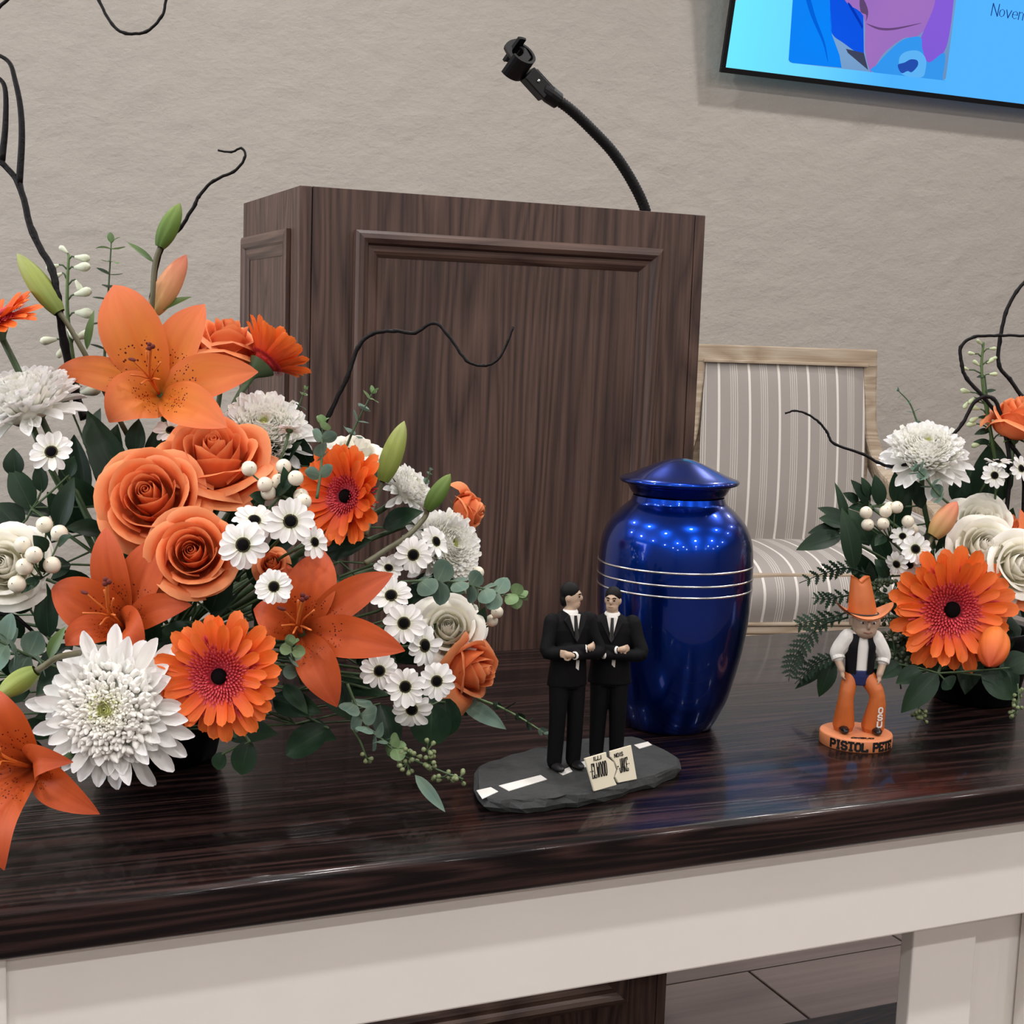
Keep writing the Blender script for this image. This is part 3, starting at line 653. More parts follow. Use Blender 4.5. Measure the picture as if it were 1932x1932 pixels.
# ================================================================== console table
TF, TB_ = 1.030, 1.712
tx0, tx1 = -0.55, 1.62
tab = thing('console_table', 'long console table with dark glossy wooden top and white painted base', 'table', None, T(((tx0+tx1)/2, (TF+TB_)/2, 0)))
tcx, tcy = (tx0+tx1)/2, (TF+TB_)/2
def tpart(name, lo, hi, mat='white', bev=0.002, seg=2, parent=None):
    m = MB(); m.box((lo[0]-tcx, lo[1]-tcy, lo[2]), (hi[0]-tcx, hi[1]-tcy, hi[2])); me = m.mesh(name, M_[mat], False)
    if bev: bevelled(me, bev, seg)
    return link(name, me, parent or tab)
TTH = 0.040
top = tpart('table_top', (tx0, TF, TABLE_Z-TTH), (tx1, TB_, TABLE_Z), 'tabletop', 0.007, 4)
for p in top.data.polygons: p.use_smooth = True
az = CAM.z-0.573
tpart('apron', (tx0+0.03, TF+0.026, az), (tx1-0.03, TF+0.048, TABLE_Z-TTH))
tpart('apron', (tx0+0.03, TB_-0.048, az), (tx1-0.03, TB_-0.026, TABLE_Z-TTH))
for xx in (tx0+0.05, tx1-0.072): tpart('apron', (xx, TF+0.05, az+0.001), (xx+0.022, TB_-0.05, TABLE_Z-TTH))
# panelled end supports; the right one shows below the apron
lx = PY(1722, 1800, TF+0.075).x
def support(x0_, xa, xb, x1_):
    yb = TF+0.075
    tpart('leg_stile', (x0_, yb, 0.0), (xa, yb+0.02, TABLE_Z-TTH-0.001))
    tpart('leg_stile', (xb, yb, 0.0), (x1_, yb+0.02, TABLE_Z-TTH-0.001))
    tpart('leg_panel', (xa-0.004, yb+0.022, 0.10), (xb+0.004, yb+0.034, TABLE_Z-TTH-0.001), bev=0.001)
    tpart('leg_rail', (xa+0.001, yb+0.003, 0.0), (xb-0.001, yb+0.02, 0.12))
    tpart('leg_post', (x0_*1.52, TB_-0.14, 0), (x0_*1.52+0.08, TB_-0.055, TABLE_Z-TTH-0.001))
d_ = PY(1821, 1800, TF+0.09).x-lx; e_ = PY(1927, 1800, TF+0.09).x-lx
support(lx, lx+d_, lx+e_, lx+e_+d_)
x_l = PY(11, 1850, TF+0.026).x
support(x_l-0.12-e_-d_+0.02, x_l-0.12-e_+0.02, x_l-0.12-d_+0.02, x_l-0.10)
tpart('apron_block', (x_l-0.14, TF+0.018, az-0.01), (x_l, TF+0.0255, TABLE_Z-TTH-0.001), bev=0.0015)
shz = PY(1600, 1905, 1.66).z
tpart('lower_shelf', (x_l-0.3, TF+0.20, shz-0.04), (lx+0.56, 1.66, shz), 'tabletop', 0.006, 3)

# ================================================================== urn
ub = PZ(1259, 1366, TABLE_Z); ud = (ub-CAM).dot(WV)
nrm = Vector((ub.x, ub.y, 0)).normalized()
def uz(y, xax): return PP(xax, y, ub, nrm).z-TABLE_Z
def ur(px): return px*ud/F
def axx(y): return 1280-(y-905)*0.0555
urn = thing('urn', 'glossy blue metal urn with three silver bands on the dark table', 'urn', None, T(ub))
prof = [(0.0005, 0.0), (ur(80), 0.0), (ur(84), 0.003)]
for y, h_ in ((1345, 93), (1330, 100), (1310, 109), (1282, 117), (1254, 124), (1225, 130.5), (1196, 135.5), (1170, 139), (1144, 141.5), (1105, 143.2), (1072, 143.5), (1040, 142), (1014, 138), (995, 131), (980, 122.5), (968, 112), (958, 101.5), (951, 93), (946, 88), (941, 86)):
    prof.append((ur(h_), uz(y, axx(y))))
prof.append((ur(84), uz(935, 1278)))
fine = catmull([(a, b, 0) for a, b in prof[2:]], 4)
mb = MB(); mb.lathe([prof[0], prof[1]] + [(q.x, q.y) for q in fine], 96); link('urn_body', mb.mesh('urn_body', M_['urn'], fix=True), urn)
z0 = uz(937, 1278); lid = [(ur(80), z0+0.0005), (ur(85), z0+0.003), (ur(89), z0+0.006), (ur(93), z0+0.0105), (ur(97), z0+0.0135), (ur(108), z0+0.0155), (ur(110), z0+0.0170), (ur(110), z0+0.0185), (ur(108), z0+0.0200), (ur(98), z0+0.0218), (ur(80), z0+0.0262), (ur(60), z0+0.0316), (ur(40), z0+0.0368), (ur(24), z0+0.0402), (ur(12), z0+0.0417), (0.0004, z0+0.0420)]
mb = MB(); mb.lathe(lid, 96); link('urn_lid', mb.mesh('urn_lid', M_['urn'], fix=True), urn)
for y in (1072.5, 1095.5, 1115.5):
    zz = uz(y-14, axx(y)); r_ = ur(143.6)
    mb = MB(); mb.lathe([(r_-0.001, zz-0.0014), (r_+0.0006, zz-0.0009), (r_+0.0008, zz), (r_+0.0006, zz+0.0009), (r_-0.001, zz+0.0014)], 96); link('silver_band', mb.mesh('silver_band', M_['silver']), urn)
# ================================================================== flower building blocks
CACHE = {}
def cached(key, fn):
    if key not in CACHE: CACHE[key] = fn()
    return CACHE[key]
def petal(name, mat, L, W, prof, a0, bend, cup=0.0, nu=6, nv=4, ripple=0.0, notch=0.0, r0=0.0, sag=0.0):
    """strap growing from the origin along +x, rising to +z: prof(t) half-width share, a0 start angle, bend total turn"""
    cx_, cz_, ang = [r0], [0.0], a0
    ts = [1-(1-i/nu)**1.45 for i in range(nu+1)]
    for i in range(nu):
        dl = ts[i+1]-ts[i]; ang = a0 + bend*(ts[i]+dl/2); cx_.append(cx_[-1]+L*dl*math.cos(ang)); cz_.append(cz_[-1]+L*dl*math.sin(ang))
    m = MB()
    def fn(u, v):
        i = round(u*nu); s = v*2-1; u = ts[i]; hwid = W*0.5*prof(u); an = a0+bend*u
        up = (-math.sin(an), math.cos(an)); lift = cup*hwid*s*s + ripple*hwid*math.sin(6*u+4*s)
        tip = notch*L*(abs(s)-0.5)*(-1 if True else 1)*(u > 0.99)
        return Vector((cx_[i]+up[0]*lift-tip*0.0+(-abs(s)*notch*L if u > 0.99 else 0), s*hwid, cz_[i]+up[1]*lift))
    m.grid(fn, nu, nv); return m.mesh(name, mat)
strap = lambda t: min(1, 0.42+1.5*t)*(1-max(0, (t-0.80)/0.20)**2.6*0.80)
spoon = lambda t: (0.62+0.50*sst(0.25, 0.80, t))*(1-max(0, (t-0.78)/0.22)**2.6*0.82)
ovate = lambda t: (0.35+0.75*math.sin(PI*min(1, t*0.72+0.06)))*(1-max(0, (t-0.75)/0.25)**2.4*0.82)
leafp = lambda t: max(0.02, math.sin(PI*t**0.8)**0.85)
roundp = lambda t: max(0.04, math.sin(PI*min(1, 0.04+t*0.96))**0.55)
def RZ(a): return Matrix.Rotation(a, 4, 'Z')
def RY(a): return Matrix.Rotation(a, 4, 'Y')
def RX(a): return Matrix.Rotation(a, 4, 'X')

FOAM = {}
def stem_to(parent, start, back, target, r=0.0022, mat='stem', name='stem', lead=0.06, r2=None):
    """tube in world space from the flower's back to the foam, stored in the parent's own space"""
    inv = parent.matrix_world.inverted(); s = Vector(start); e = Vector(target)
    c1 = s + Vector(back).normalized()*min(lead, (e-s).length*0.5); c2 = e.lerp(s, 0.25)+Vector((0, 0, 0.02))
    pts = []
    for i in range(11):
        t_ = i/10; pts.append((1-t_)**3*s+3*(1-t_)**2*t_*c1+3*(1-t_)*t_*t_*c2+t_**3*e)
    sc = parent.matrix_world.to_scale()[0]
    m = MB(); m.tube([inv @ p for p in pts], [r/sc]*10+[(r2 or r)/sc], 7); return link(name, m.mesh(name, M_[mat]), parent)
def foam_pt(bed):
    c, r, top = FOAM[bed]; a = random.uniform(0, 2*PI); q = r*0.55*math.sqrt(random.random())
    return Vector((c.x+q*math.cos(a), c.y+q*math.sin(a), top-0.02))
FLOWERS = []
def flower_root(name, label, cat, group, px, py, d, rpx, face, spin):
    FLOWERS.append((px, py, label))
    M = frame(P(px, py, d), camdir(*face), spin, rpx*d/F)
    o = thing(name, label, cat, group, M); bpy.context.view_layer.update() if False else None
    return o, M
def mw(o, M): o.matrix_world = M; return o

# ---- gerbera ------------------------------------------------------
def gerbera(label, px, py, d, rpx, face, bed, spin=0.0, core=1.0, elev=0.12, elev2=0.35, n=(28, 20), stem=True, seed=1):
    rnd = random.Random(seed)
    o, M = flower_root('gerbera', label, 'gerbera', 'orange gerberas', px, py, d, rpx, face, spin)
    vs = [cached(('ger', k), lambda k=k: petal('petal', M_['gerbera'], 0.80, 0.225, strap, 0, (-0.35, -0.1, 0.15)[k], (0.25, 0.12, 0.35)[k], 8, 4, 0.05, 0.03)) for k in range(3)]
    v2 = [cached(('ger2', k), lambda k=k: petal('petal', M_['gerbera'], 0.60, 0.185, strap, 0, (-0.2, 0.2)[k], 0.3, 7, 4, 0.05, 0.03)) for k in range(2)]
    for i in range(n[0]):
        a = 2*PI*(i+rnd.uniform(-.25, .25))/n[0]
        link('petal', rnd.choice(vs), o, RZ(a) @ T((0.20, 0, -0.03-0.02*(i % 2))) @ RY(-elev+rnd.uniform(-.10, .10)-0.10*(i % 2)) @ RX(rnd.uniform(-.15, .15)) @ Matrix.Scale(rnd.uniform(.86, 1.06), 4))
    for i in range(n[1]):
        a = 2*PI*(i+0.5+rnd.uniform(-.3, .3))/n[1]
        link('petal', rnd.choice(v2), o, RZ(a) @ T((0.24, 0, 0.02)) @ RY(-elev2+rnd.uniform(-.12, .12)) @ RX(rnd.uniform(-.2, .2)) @ Matrix.Scale(rnd.uniform(.85, 1.1), 4))
    def ring():
        m = MB(); r2 = random.Random(3)
        for k in range(420):
            q = k/420; rad = 0.12+0.42*q**0.8; a = k*2.39996
            el = lerp(1.25, 0.45, q); l_ = lerp(0.07, 0.15, q)*r2.uniform(.8, 1.2); w_ = 0.034
            c_, s_ = math.cos(a), math.sin(a); base = Vector((rad*c_, rad*s_, 0.05*(1-q)+0.01))
            out = Vector((c_, s_, 0)); sid = Vector((-s_, c_, 0)); el2 = el-0.5
            p1 = base+out*l_*0.6*math.cos(el)+Vector((0, 0, l_*0.6*math.sin(el))); p2 = p1+out*l_*0.6*math.cos(el2)+Vector((0, 0, l_*0.4*math.sin(el2)))
            ids = []
            for p_, ww, u in ((base, .7, 0), (p1, 1, .5), (p2, .5, 1)):
                ids.append((m.vert(p_-sid*w_*ww*.5, (u, 0)), m.vert(p_+sid*w_*ww*.5, (u, 1))))
            for a_, b_ in zip(ids, ids[1:]): m.face(a_[0], b_[0], b_[1], a_[1])
        return m.mesh('floret_ring', M_['gerbera_red'])
    fr = link('floret_ring', cached('gring', ring), o, Matrix.Scale(core, 4)); fr['kind'] = 'stuff'
    def under():
        m = MB(); m.lathe([(0.0005, -0.02), (0.17, -0.015), (0.40, 0.0), (0.36, -0.04), (0.26, -0.10), (0.16, -0.18)], 24); return m.mesh('receptacle', M_['gerbera_red'])
    link('receptacle', cached('gund', under), o, Matrix.Scale(core, 4))
    def eye():
        m = MB(); m.ball((0, 0, 0.03), (0.125, 0.125, 0.06), 8, 16); return m.mesh('dark_eye', M_['gerbera_eye'])
    link('dark_eye', cached('geye', eye), o)
    def cal():
        m = MB(); m.lathe([(0.29, -0.085), (0.24, -0.16), (0.17, -0.25), (0.10, -0.33), (0.06, -0.40), (0.05, -0.5)], 20); return m.mesh('calyx', M_['stem'])
    link('calyx', cached('gcal', cal), o)
    if stem: stem_to(o, M @ Vector((0, 0, -0.4)), -M.col[2].to_3d(), foam_pt(bed), 0.0032)
    return o

# ---- rose -----------------------------------------------------------
RINGS = {
 'open': [(3, .20, .25, .14, 165, .00, .4), (4, .35, .36, .13, 140, .01, .0), (4, .52, .50, .09, 128, .03, .7), (5, .74, .66, .01, 112, .06, .2), (5, .98, .80, -.14, 104, .10, .8), (4, 1.08, .86, -.40, 98, .10, .3)],
 'mid': [(3, .17, .24, .24, 165, .00, .4), (3, .30, .36, .22, 150, .02, .0), (4, .46, .50, .18, 135, .05, .7), (5, .70, .66, .06, 115, .12, .2), (4, .96, .80, -.10, 112, .20, .8)],
 'bud': [(3, .14, .26, .52, 170, .00, .4), (3, .26, .42, .50, 155, .02, .0), (4, .42, .58, .44, 140, .07, .7), (4, .64, .70, .30, 120, .16, .2), (3, .86, .78, .10, 105, .24, .9)]}
def rose_petal(mat, rt, rm, zt, span, lip, var):
    m = MB(); sp = math.radians(span)
    def fn(u, v):
        s = v*2-1; a = s*sp/2; edge = 1-0.26*abs(s)**2.6
        t_ = u*edge
        b = [(0.10, -0.98), (rm*1.25, -0.80), (rm*1.02, zt-0.45), (rt, zt)]
        k0, k1, k2, k3 = (1-t_)**3, 3*(1-t_)**2*t_, 3*(1-t_)*t_*t_, t_**3
        r = k0*b[0][0]+k1*b[1][0]+k2*b[2][0]+k3*b[3][0]; z = k0*b[0][1]+k1*b[1][1]+k2*b[2][1]+k3*b[3][1]
        e = max(0, u-0.72)/0.28
        r += lip*e*e*1.3; z -= lip*e*e*e*1.1*(1+0.6*abs(s))
        z += 0.05*e*math.exp(-(s*5)**2)
        r *= 1+0.07*s*(0.3+0.7*u)                       # one edge tucked under the next
        r += 0.012*math.sin(3*s+5*var)*u
        return Vector((r*math.cos(a), r*math.sin(a), z))
    m.grid(fn, 9, 10); return m.mesh('petal', mat)
def rose(name, label, kind, mat, px, py, d, rpx, face, bed, spin=0.0, cat='rose', group=None, stem=True, seed=1, skip=0):
    rnd = random.Random(seed)
    o, M = flower_root(name, label, cat, group, px, py, d, rpx, face, spin)
    for ri, (n, rt, rm, zt, span, lip, off) in enumerate(RINGS[kind]):
        for i in range(n):
            k = rnd.randrange(2)
            me = cached(('rose', kind, mat, ri, k), lambda: rose_petal(M_[mat], rt*(1+0.05*k), rm, zt+0.03*k, span, lip*(1+.6*k), k))
            link('petal', me, o, RZ(off+2*PI*i/n+rnd.uniform(-.16, .16)) @ RY(rnd.uniform(-.03, .05)*(ri > 2)))
    def heart():
        m = MB(); zt = RINGS[kind][0][3]
        def fn(u, v):
            a = v*2*PI*2.4; r = (0.025+0.16*v)*(0.75+0.35*math.sin(PI*min(1, u*0.9))); return Vector((r*math.cos(a), r*math.sin(a), lerp(-0.6, zt+0.03-0.02*v, u)))
        m.grid(fn, 5, 44); return m.mesh('heart_petal', M_[mat])
    link('heart_petal', cached(('heart', kind, mat), heart), o)
    def sep():
        return petal('sepal', M_['leaf_b'], 0.62, 0.22, leafp, 0.3, -0.7, 0.2, 5, 2)
    for i in range(5): link('sepal', cached('sepal', sep), o, RZ(2*PI*i/5+0.3) @ T((0.08, 0, -0.98)))
    def hip():
        m = MB(); m.lathe([(0.14, -0.94), (0.15, -1.0), (0.12, -1.08), (0.06, -1.14), (0.05, -1.3)], 14); return m.mesh('calyx', M_['stem'])
    link('calyx', cached('hip', hip), o)
    if stem: stem_to(o, M @ Vector((0, 0, -1.2)), -M.col[2].to_3d(), foam_pt(bed), 0.0027)
    return o

# ---- chrysanthemum ----------------------------------------------------
def mum(label, px, py, d, rpx, face, bed, spin=0.0, dome=0.9, droop=0.25, outer=96, seed=1, reach=1.0, stem=True, name='chrysanthemum', ragged=0.12, bead=False, wid=1.0, elmax=0.62):
    rnd = random.Random(seed)
    o, M = flower_root(name, label, 'chrysanthemum', 'white chrysanthemums', px, py, d, rpx, face, spin)
    vo = [cached(('mum', k), lambda k=k: petal('petal', M_['mum'], 1.0, 0.20, spoon, 0, (0.2, 0.5, -0.3)[k], 0.8, 8, 4, 0.05)) for k in range(3)]
    for i in range(outer):
        q = i/(outer-1)                                 # 0 outermost
        el = lerp(-droop, elmax, q**0.9)+rnd.uniform(-.10, .10); l_ = lerp(0.88, 0.62, q)*rnd.uniform(1-ragged, 1+ragged*0.7)*reach
        me = vo[rnd.choice((0, 0, 1, 2) if q < .3 else (0, 1, 1))]
        link('petal', me, o, RZ(i*2.39996) @ T((0.12, 0, lerp(-0.10, 0.04, q)*dome)) @ RY(-el) @ RX(rnd.uniform(-.25, .25)) @ Matrix.Diagonal((l_, wid*lerp(1.0, .75, q), l_, 1)))
    def inner(matk, n, r0, r1, z0, z1, l0, l1, e0, e1, wd, curl):
        m = MB(); r2 = random.Random(11)
        for k in range(n):
            q = k/n; a = k*2.39996+0.4; el = lerp(e0, e1, q)+r2.uniform(-.1, .1); l_ = lerp(l0, l1, q)*r2.uniform(.85, 1.15); rad = lerp(r0, r1, q); z = lerp(z0, z1, q)
            Mx = RZ(a) @ T((rad, 0, z)) @ RY(-el)
            nu = 4; cxp, czp = 0.0, 0.0; rows = []
            for i in range(nu+1):
                u = i/nu; an = curl*u*u; hwid = wd*0.5*(0.6+0.7*u if u < .8 else 0.75)
                ids = [m.vert(Mx @ Vector((cxp-math.sin(an)*0.3*hwid*abs(s_), s_*hwid, czp+math.cos(an)*0.7*hwid*abs(s_))), (u, (s_+1)/2)) for s_ in (-1, 0, 1)]
                rows.append(ids); cxp += l_/nu*math.cos(an); czp += l_/nu*math.sin(an)
            for a_, b_ in zip(rows, rows[1:]):
                for j in range(2): m.face(a_[j], b_[j], b_[j+1], a_[j+1])
        return m.mesh('inner_petals', M_[matk])
    def beads():
        m = MB(); r2 = random.Random(4); n_ = 430
        for k in range(n_):
            q = k/n_; a = k*2.39996; th = lerp(1.25, 0.16, q**0.62); rad = 0.66*math.sin(th); z = 0.03+0.38*math.cos(th)
            dv = Vector((math.cos(a)*math.sin(th*0.9), math.sin(a)*math.sin(th*0.9), math.cos(th*0.9)+0.15)).normalized()
            s_ = lerp(0.092, 0.030, q)*r2.uniform(.7, 1.35); a += r2.uniform(-.06, .06); rad *= r2.uniform(.93, 1.07); m2 = frame((rad*math.cos(a), rad*math.sin(a), z+r2.uniform(-.02, .03)), dv+Vector((r2.uniform(-.5, .5), r2.uniform(-.5, .5), 0)))
            b_ = len(m.v); m.grid(lambda u, v: m2 @ Vector((s_*0.52*math.sin(PI*(.02+.97*u))**.8*math.cos(2*PI*v), s_*0.62*math.sin(PI*(.02+.97*u))**.8*math.sin(2*PI*v), s_*(2.4*u-1.6))), 5, 7, True)
            for j in range(b_, len(m.v)): m.uv[j] = (lerp(.9, .35, q*q) if q > .55 else .95, .5)
        return m.mesh('inner_petals', M_['mum_in'])
    x = link('inner_petals', cached('mumbead', beads), o) if bead else link('inner_petals', cached('mumin', lambda: inner('mum_in', 330, 0.50, 0.10, 0.06, 0.36, 0.36, 0.16, 0.55, 1.30, 0.125, 0.7)), o); x['kind'] = 'stuff'
    x = link('centre_petals', cached('mumc', lambda: inner('mum_c', 46, 0.15, 0.01, 0.28, 0.30, 0.17, 0.12, 1.0, 1.5, 0.055, 0.7)), o); x['kind'] = 'stuff'
    def under():
        m = MB(); m.lathe([(0.02, 0.36), (0.2, 0.33), (0.38, 0.22), (0.50, 0.05), (0.40, -0.12), (0.2, -0.20), (0.06, -0.26), (0.03, -0.36)], 20); return m.mesh('flower_base', M_['mum_in'])
    link('flower_base', cached('mumbase', under), o)
    def cal():
        m = MB(); m.lathe([(0.30, -0.17), (0.22, -0.25), (0.07, -0.31), (0.05, -0.42)], 16); return m.mesh('calyx', M_['stem'])
    link('calyx', cached('mumcal', cal), o)
    if stem: stem_to(o, M @ Vector((0, 0, -0.38)), -M.col[2].to_3d(), foam_pt(bed), 0.0032)
    return o

# ---- daisy --------------------------------------------------------------
def daisy(label, px, py, d, rpx, face, bed, spin=0.0, n=15, elev=0.1, seed=1, stem=True, group='white daisies with dark eyes'):
    rnd = random.Random(seed)
    o, M = flower_root('daisy', label, 'daisy', group, px, py, d, rpx, face, spin)
    vs = [cached(('dai', k), lambda k=k: petal('petal', M_['daisy'], 0.76, 0.37, ovate, 0, (-0.6, -0.2, 0.25)[k], (0.15, 0.35, 0.45)[k], 7, 4, 0.05)) for k in range(3)]
    for i in range(n):
        a = 2*PI*(i+rnd.uniform(-.22, .22))/n
        link('petal', rnd.choice(vs), o, RZ(a) @ T((0.22, 0, 0.02*(i % 2))) @ RY(-elev+rnd.uniform(-.14, .14)) @ RX(rnd.uniform(-.2, .2)) @ Matrix.Scale(rnd.uniform(.88, 1.08), 4))
    def eye():
        m = MB(); m.ball((0, 0, 0.05), (0.24, 0.24, 0.15), 8, 16); return m.mesh('dark_eye', M_['daisy_eye'])
    link('dark_eye', cached('deye', eye), o)
    def ring():
        m = MB(); m.lathe([(0.20, 0.075), (0.25, 0.085), (0.295, 0.06), (0.28, 0.0)], 20); return m.mesh('eye_ring', M_['daisy_ring'])
    link('eye_ring', cached('dring', ring), o)
    def cal():
        m = MB(); m.lathe([(0.30, 0.0), (0.27, -0.10), (0.14, -0.22), (0.07, -0.27), (0.05, -0.4)], 14); return m.mesh('calyx', M_['stem'])
    link('calyx', cached('dcal', cal), o)
    if stem: stem_to(o, M @ Vector((0, 0, -0.35)), -M.col[2].to_3d(), foam_pt(bed), 0.0014)
    return o

# ---- lily ---------------------------------------------------------------
def lily(label, px, py, d, face, petals, bed, mat='lily', stamens=True, seed=1):
    """petals: (tip x, tip y, tip depth offset in m, width px, bow px towards the viewer in m)"""
    c = P(px, py, d); n = camdir(*face); rnd = random.Random(seed)
    o = thing('lily', label, 'lily', 'orange lilies', T(c) @ frame((0, 0, 0), n))
    M = T(c) @ frame((0, 0, 0), n); inv = M.inverted()
    for i, pt in enumerate(petals):
        tx, ty, dd, wpx, bow = pt[:5]; prof_pow = pt[5] if len(pt) > 5 else 0.9
        tip = P(tx, ty, d+dd); wm = wpx*d/F
        p0 = c - n*0.022 + (tip-c)*0.02; p1 = c.lerp(tip, 0.52) + n*bow
        m = MB(); ph = rnd.uniform(0, 6)
        def cen(u): return (1-u)**2*p0+2*(1-u)*u*p1+u*u*tip
        def fn(u, v):
            s = v*2-1; q = cen(u); tg = (cen(min(1, u+.02))-cen(max(0, u-.02))).normalized()
            vw = -WV.lerp(-n, 0.35)
            x = tg.cross(-WV*0.75+n*0.45).normalized(); up = x.cross(tg)
            if up.dot(n) < 0: up = -up
            wid = wm*0.5*max(0.02, (math.sin(PI*min(1, 0.06+0.94*u**prof_pow)))**0.8*(1-0.15*(1-u)))
            lift = 0.20*wid*s*s*(1-0.5*u) - 0.06*wid*math.exp(-(s*6)**2) + 0.05*wid*math.sin(8*u+3*s+ph)*abs(s)
            return inv @ (q + x*s*wid + up*lift)
        m.grid(fn, 14, 8); link('petal', m.mesh('petal', M_[mat]), o)
    if stamens:
        x = camdir(1, 0, 0)
        for i in range(6):
            a = 2*PI*i/6+0.4; sp = 0.012+0.006*rnd.random()
            e = c+n*(0.036+0.008*rnd.random())+(RV*math.cos(a)+UV_*math.sin(a))*sp
            m = MB(); m.tube([inv @ p for p in catmull([c-n*0.018, c+n*0.012+(e-c)*0.2, e], 4)], 0.0009, 6); f_ = link('stamen', m.mesh('stamen', M_['style']), o)
            if i == 2:
                m = MB(); m.ball((0, 0, 0), (0.0018, 0.0018, 0.005), 6, 8, frame((0, 0, 0), RV*math.cos(a+1)+UV_*math.sin(a+1)).to_3x3()); link('anther', m.mesh('anther', M_['anther']), f_, T(inv @ e))
        e = c+n*0.05+UV_*0.016+RV*0.008
        m = MB(); m.tube([inv @ p for p in catmull([c-n*0.018, c+n*0.02, e], 4)], [0.0016]*8+[0.0018], 8); pi_ = link('pistil', m.mesh('pistil', M_['style']), o)
        m = MB()
        for k in range(3): m.ball(Vector((math.cos(k*2.1), math.sin(k*2.1), 0))*0.0022, 0.0024, 6, 8)
        link('stigma', m.mesh('stigma', M_['anther']), pi_, T(inv @ e))
    stem_to(o, c-n*0.02, -n, foam_pt(bed), 0.0032, 'stem')
    return o

# ---- lily bud -------------------------------------------------------------
def bud(label, base, tip, d, wpx, mat, path=None, bed=None, name='lily_bud', dtip=0.0, leaf=None, smat='stem_br', group='lily buds', stemr=0.0026, stem=True):
    b = P(*base, d); tp = P(*tip, d+dtip); L_ = (tp-b).length; w_ = wpx*d/F/2
    M = frame(b, tp-b, 0.7); o = thing(name, label, 'flower bud', group, M)
    def fn(u, v):
        a = 2*PI*v; r = w_*(math.sin(PI*(0.10+0.80*u)**0.92)**0.75)*(1-0.22*u)*(1-0.96*u**14); r *= 1-0.13*abs(math.cos(1.5*a))**10
        return Vector((r*math.cos(a), r*math.sin(a), L_*u))
    m = MB(); m.grid(fn, 16, 36, True); link('closed_petals', m.mesh('closed_petals', M_[mat]), o)
    inv = M.inverted()
    if path:
        pts = catmull([b + (tp-b)*0.02]+[P(x, y, dd) for x, y, dd in path], 5)
        m = MB(); m.tube([inv @ p for p in pts], [stemr*0.9]+[stemr]*(len(pts)-1), 8); link('stem', m.mesh('stem', M_[smat]), o)
        if bed:
            pass
    elif stem:
        stem_to(o, b+(tp-b)*0.02, b-tp, foam_pt(bed), stemr, smat)
    if leaf:
        for (x0, y0, x1, y1, wl) in leaf: blade(o, P(x0, y0, d), P(x1, y1, d), wl*d/F, 'leaf_b')
    return o
def blade(parent, a, b, w_, mat, bow=0.12, prof_=leafp, name='leaf', nrm_=None):
    """a leaf from a to b (world), facing the viewer"""
    inv = parent.matrix_world.inverted()
    n = (nrm_ or (-WV*0.8+Vector((0, 0, 0.5)))).normalized(); L_ = (b-a).length; tg = (b-a).normalized()
    x = tg.cross(n).normalized(); up = x.cross(tg)
    m = MB()
    def fn(u, v):
        s = v*2-1; hw2 = w_/2*prof_(u)
        return inv @ (a.lerp(b, u)+x*s*hw2+up*(bow*L_*4*u*(1-u)*0.5+0.28*hw2*abs(s)))
    m.grid(fn, 8, 4); return link(name, m.mesh(name, M_[mat]), parent)

# ---- sprigs --------------------------------------------------------------
def path3(path): return catmull([P(x, y, dd) for x, y, dd in path], 6)
def eucalyptus(label, path, n, lpx, mat='euca', seed=1, tipmat=None, flat=0.5, group='eucalyptus sprigs', taper=0.55, r=0.0011, smat='stem', wide=0.95, start=0.12, roll=0.0):
    rnd = random.Random(seed); pts = path3(path); b = pts[0]; o = thing('eucalyptus_sprig', label, 'eucalyptus', group, T(b))
    m = MB(); m.tube([p-b for p in pts], [r*(1.4-0.8*i/(len(pts)-1)) for i in range(len(pts))], 6); link('stem', m.mesh('stem', M_[smat]), o)
    d0 = path[0][2]
    key = lambda k, mm: cached(('euc', k, mm, wide), lambda: petal('leaf', M_[mm], 1.0, wide, roundp, 0.0, (-0.5, 0.1, 0.5)[k], 0.18, 6, 4, 0.03))
    for i in range(n):
        q = start+(1-start)*(i+0.5)/n if n > 1 else 0.9
        k = min(len(pts)-2, int(q*(len(pts)-1))); p = pts[k].lerp(pts[k+1], q*(len(pts)-1)-k); tg = (pts[k+1]-pts[k]).normalized()
        L_ = lpx*d0/F*lerp(1.0, taper, q)*rnd.uniform(.88, 1.1)
        a = (i % 2)*PI/2+rnd.uniform(-.4, .4)
        f_ = frame((0, 0, 0), tg)
        for s in (0, PI):
            mm = tipmat if (tipmat and q > 0.78) else mat
            link('leaf', key(rnd.randrange(3), mm), o, T(p-b) @ f_ @ RZ(a+s) @ RY(-flat+rnd.uniform(-.25, .25)) @ RX(roll*(1 if s == 0 else -1)*rnd.uniform(.7, 1.2)) @ Matrix.Scale(L_, 4))
    tg = (pts[-1]-pts[-2]).normalized(); f_ = frame((0, 0, 0), tg)
    for s in range(3): link('leaf', key(s, tipmat or mat), o, T(pts[-1]-b) @ f_ @ RZ(s*2.1) @ RY(-0.9) @ Matrix.Scale(lpx*d0/F*taper*0.75, 4))
    return o
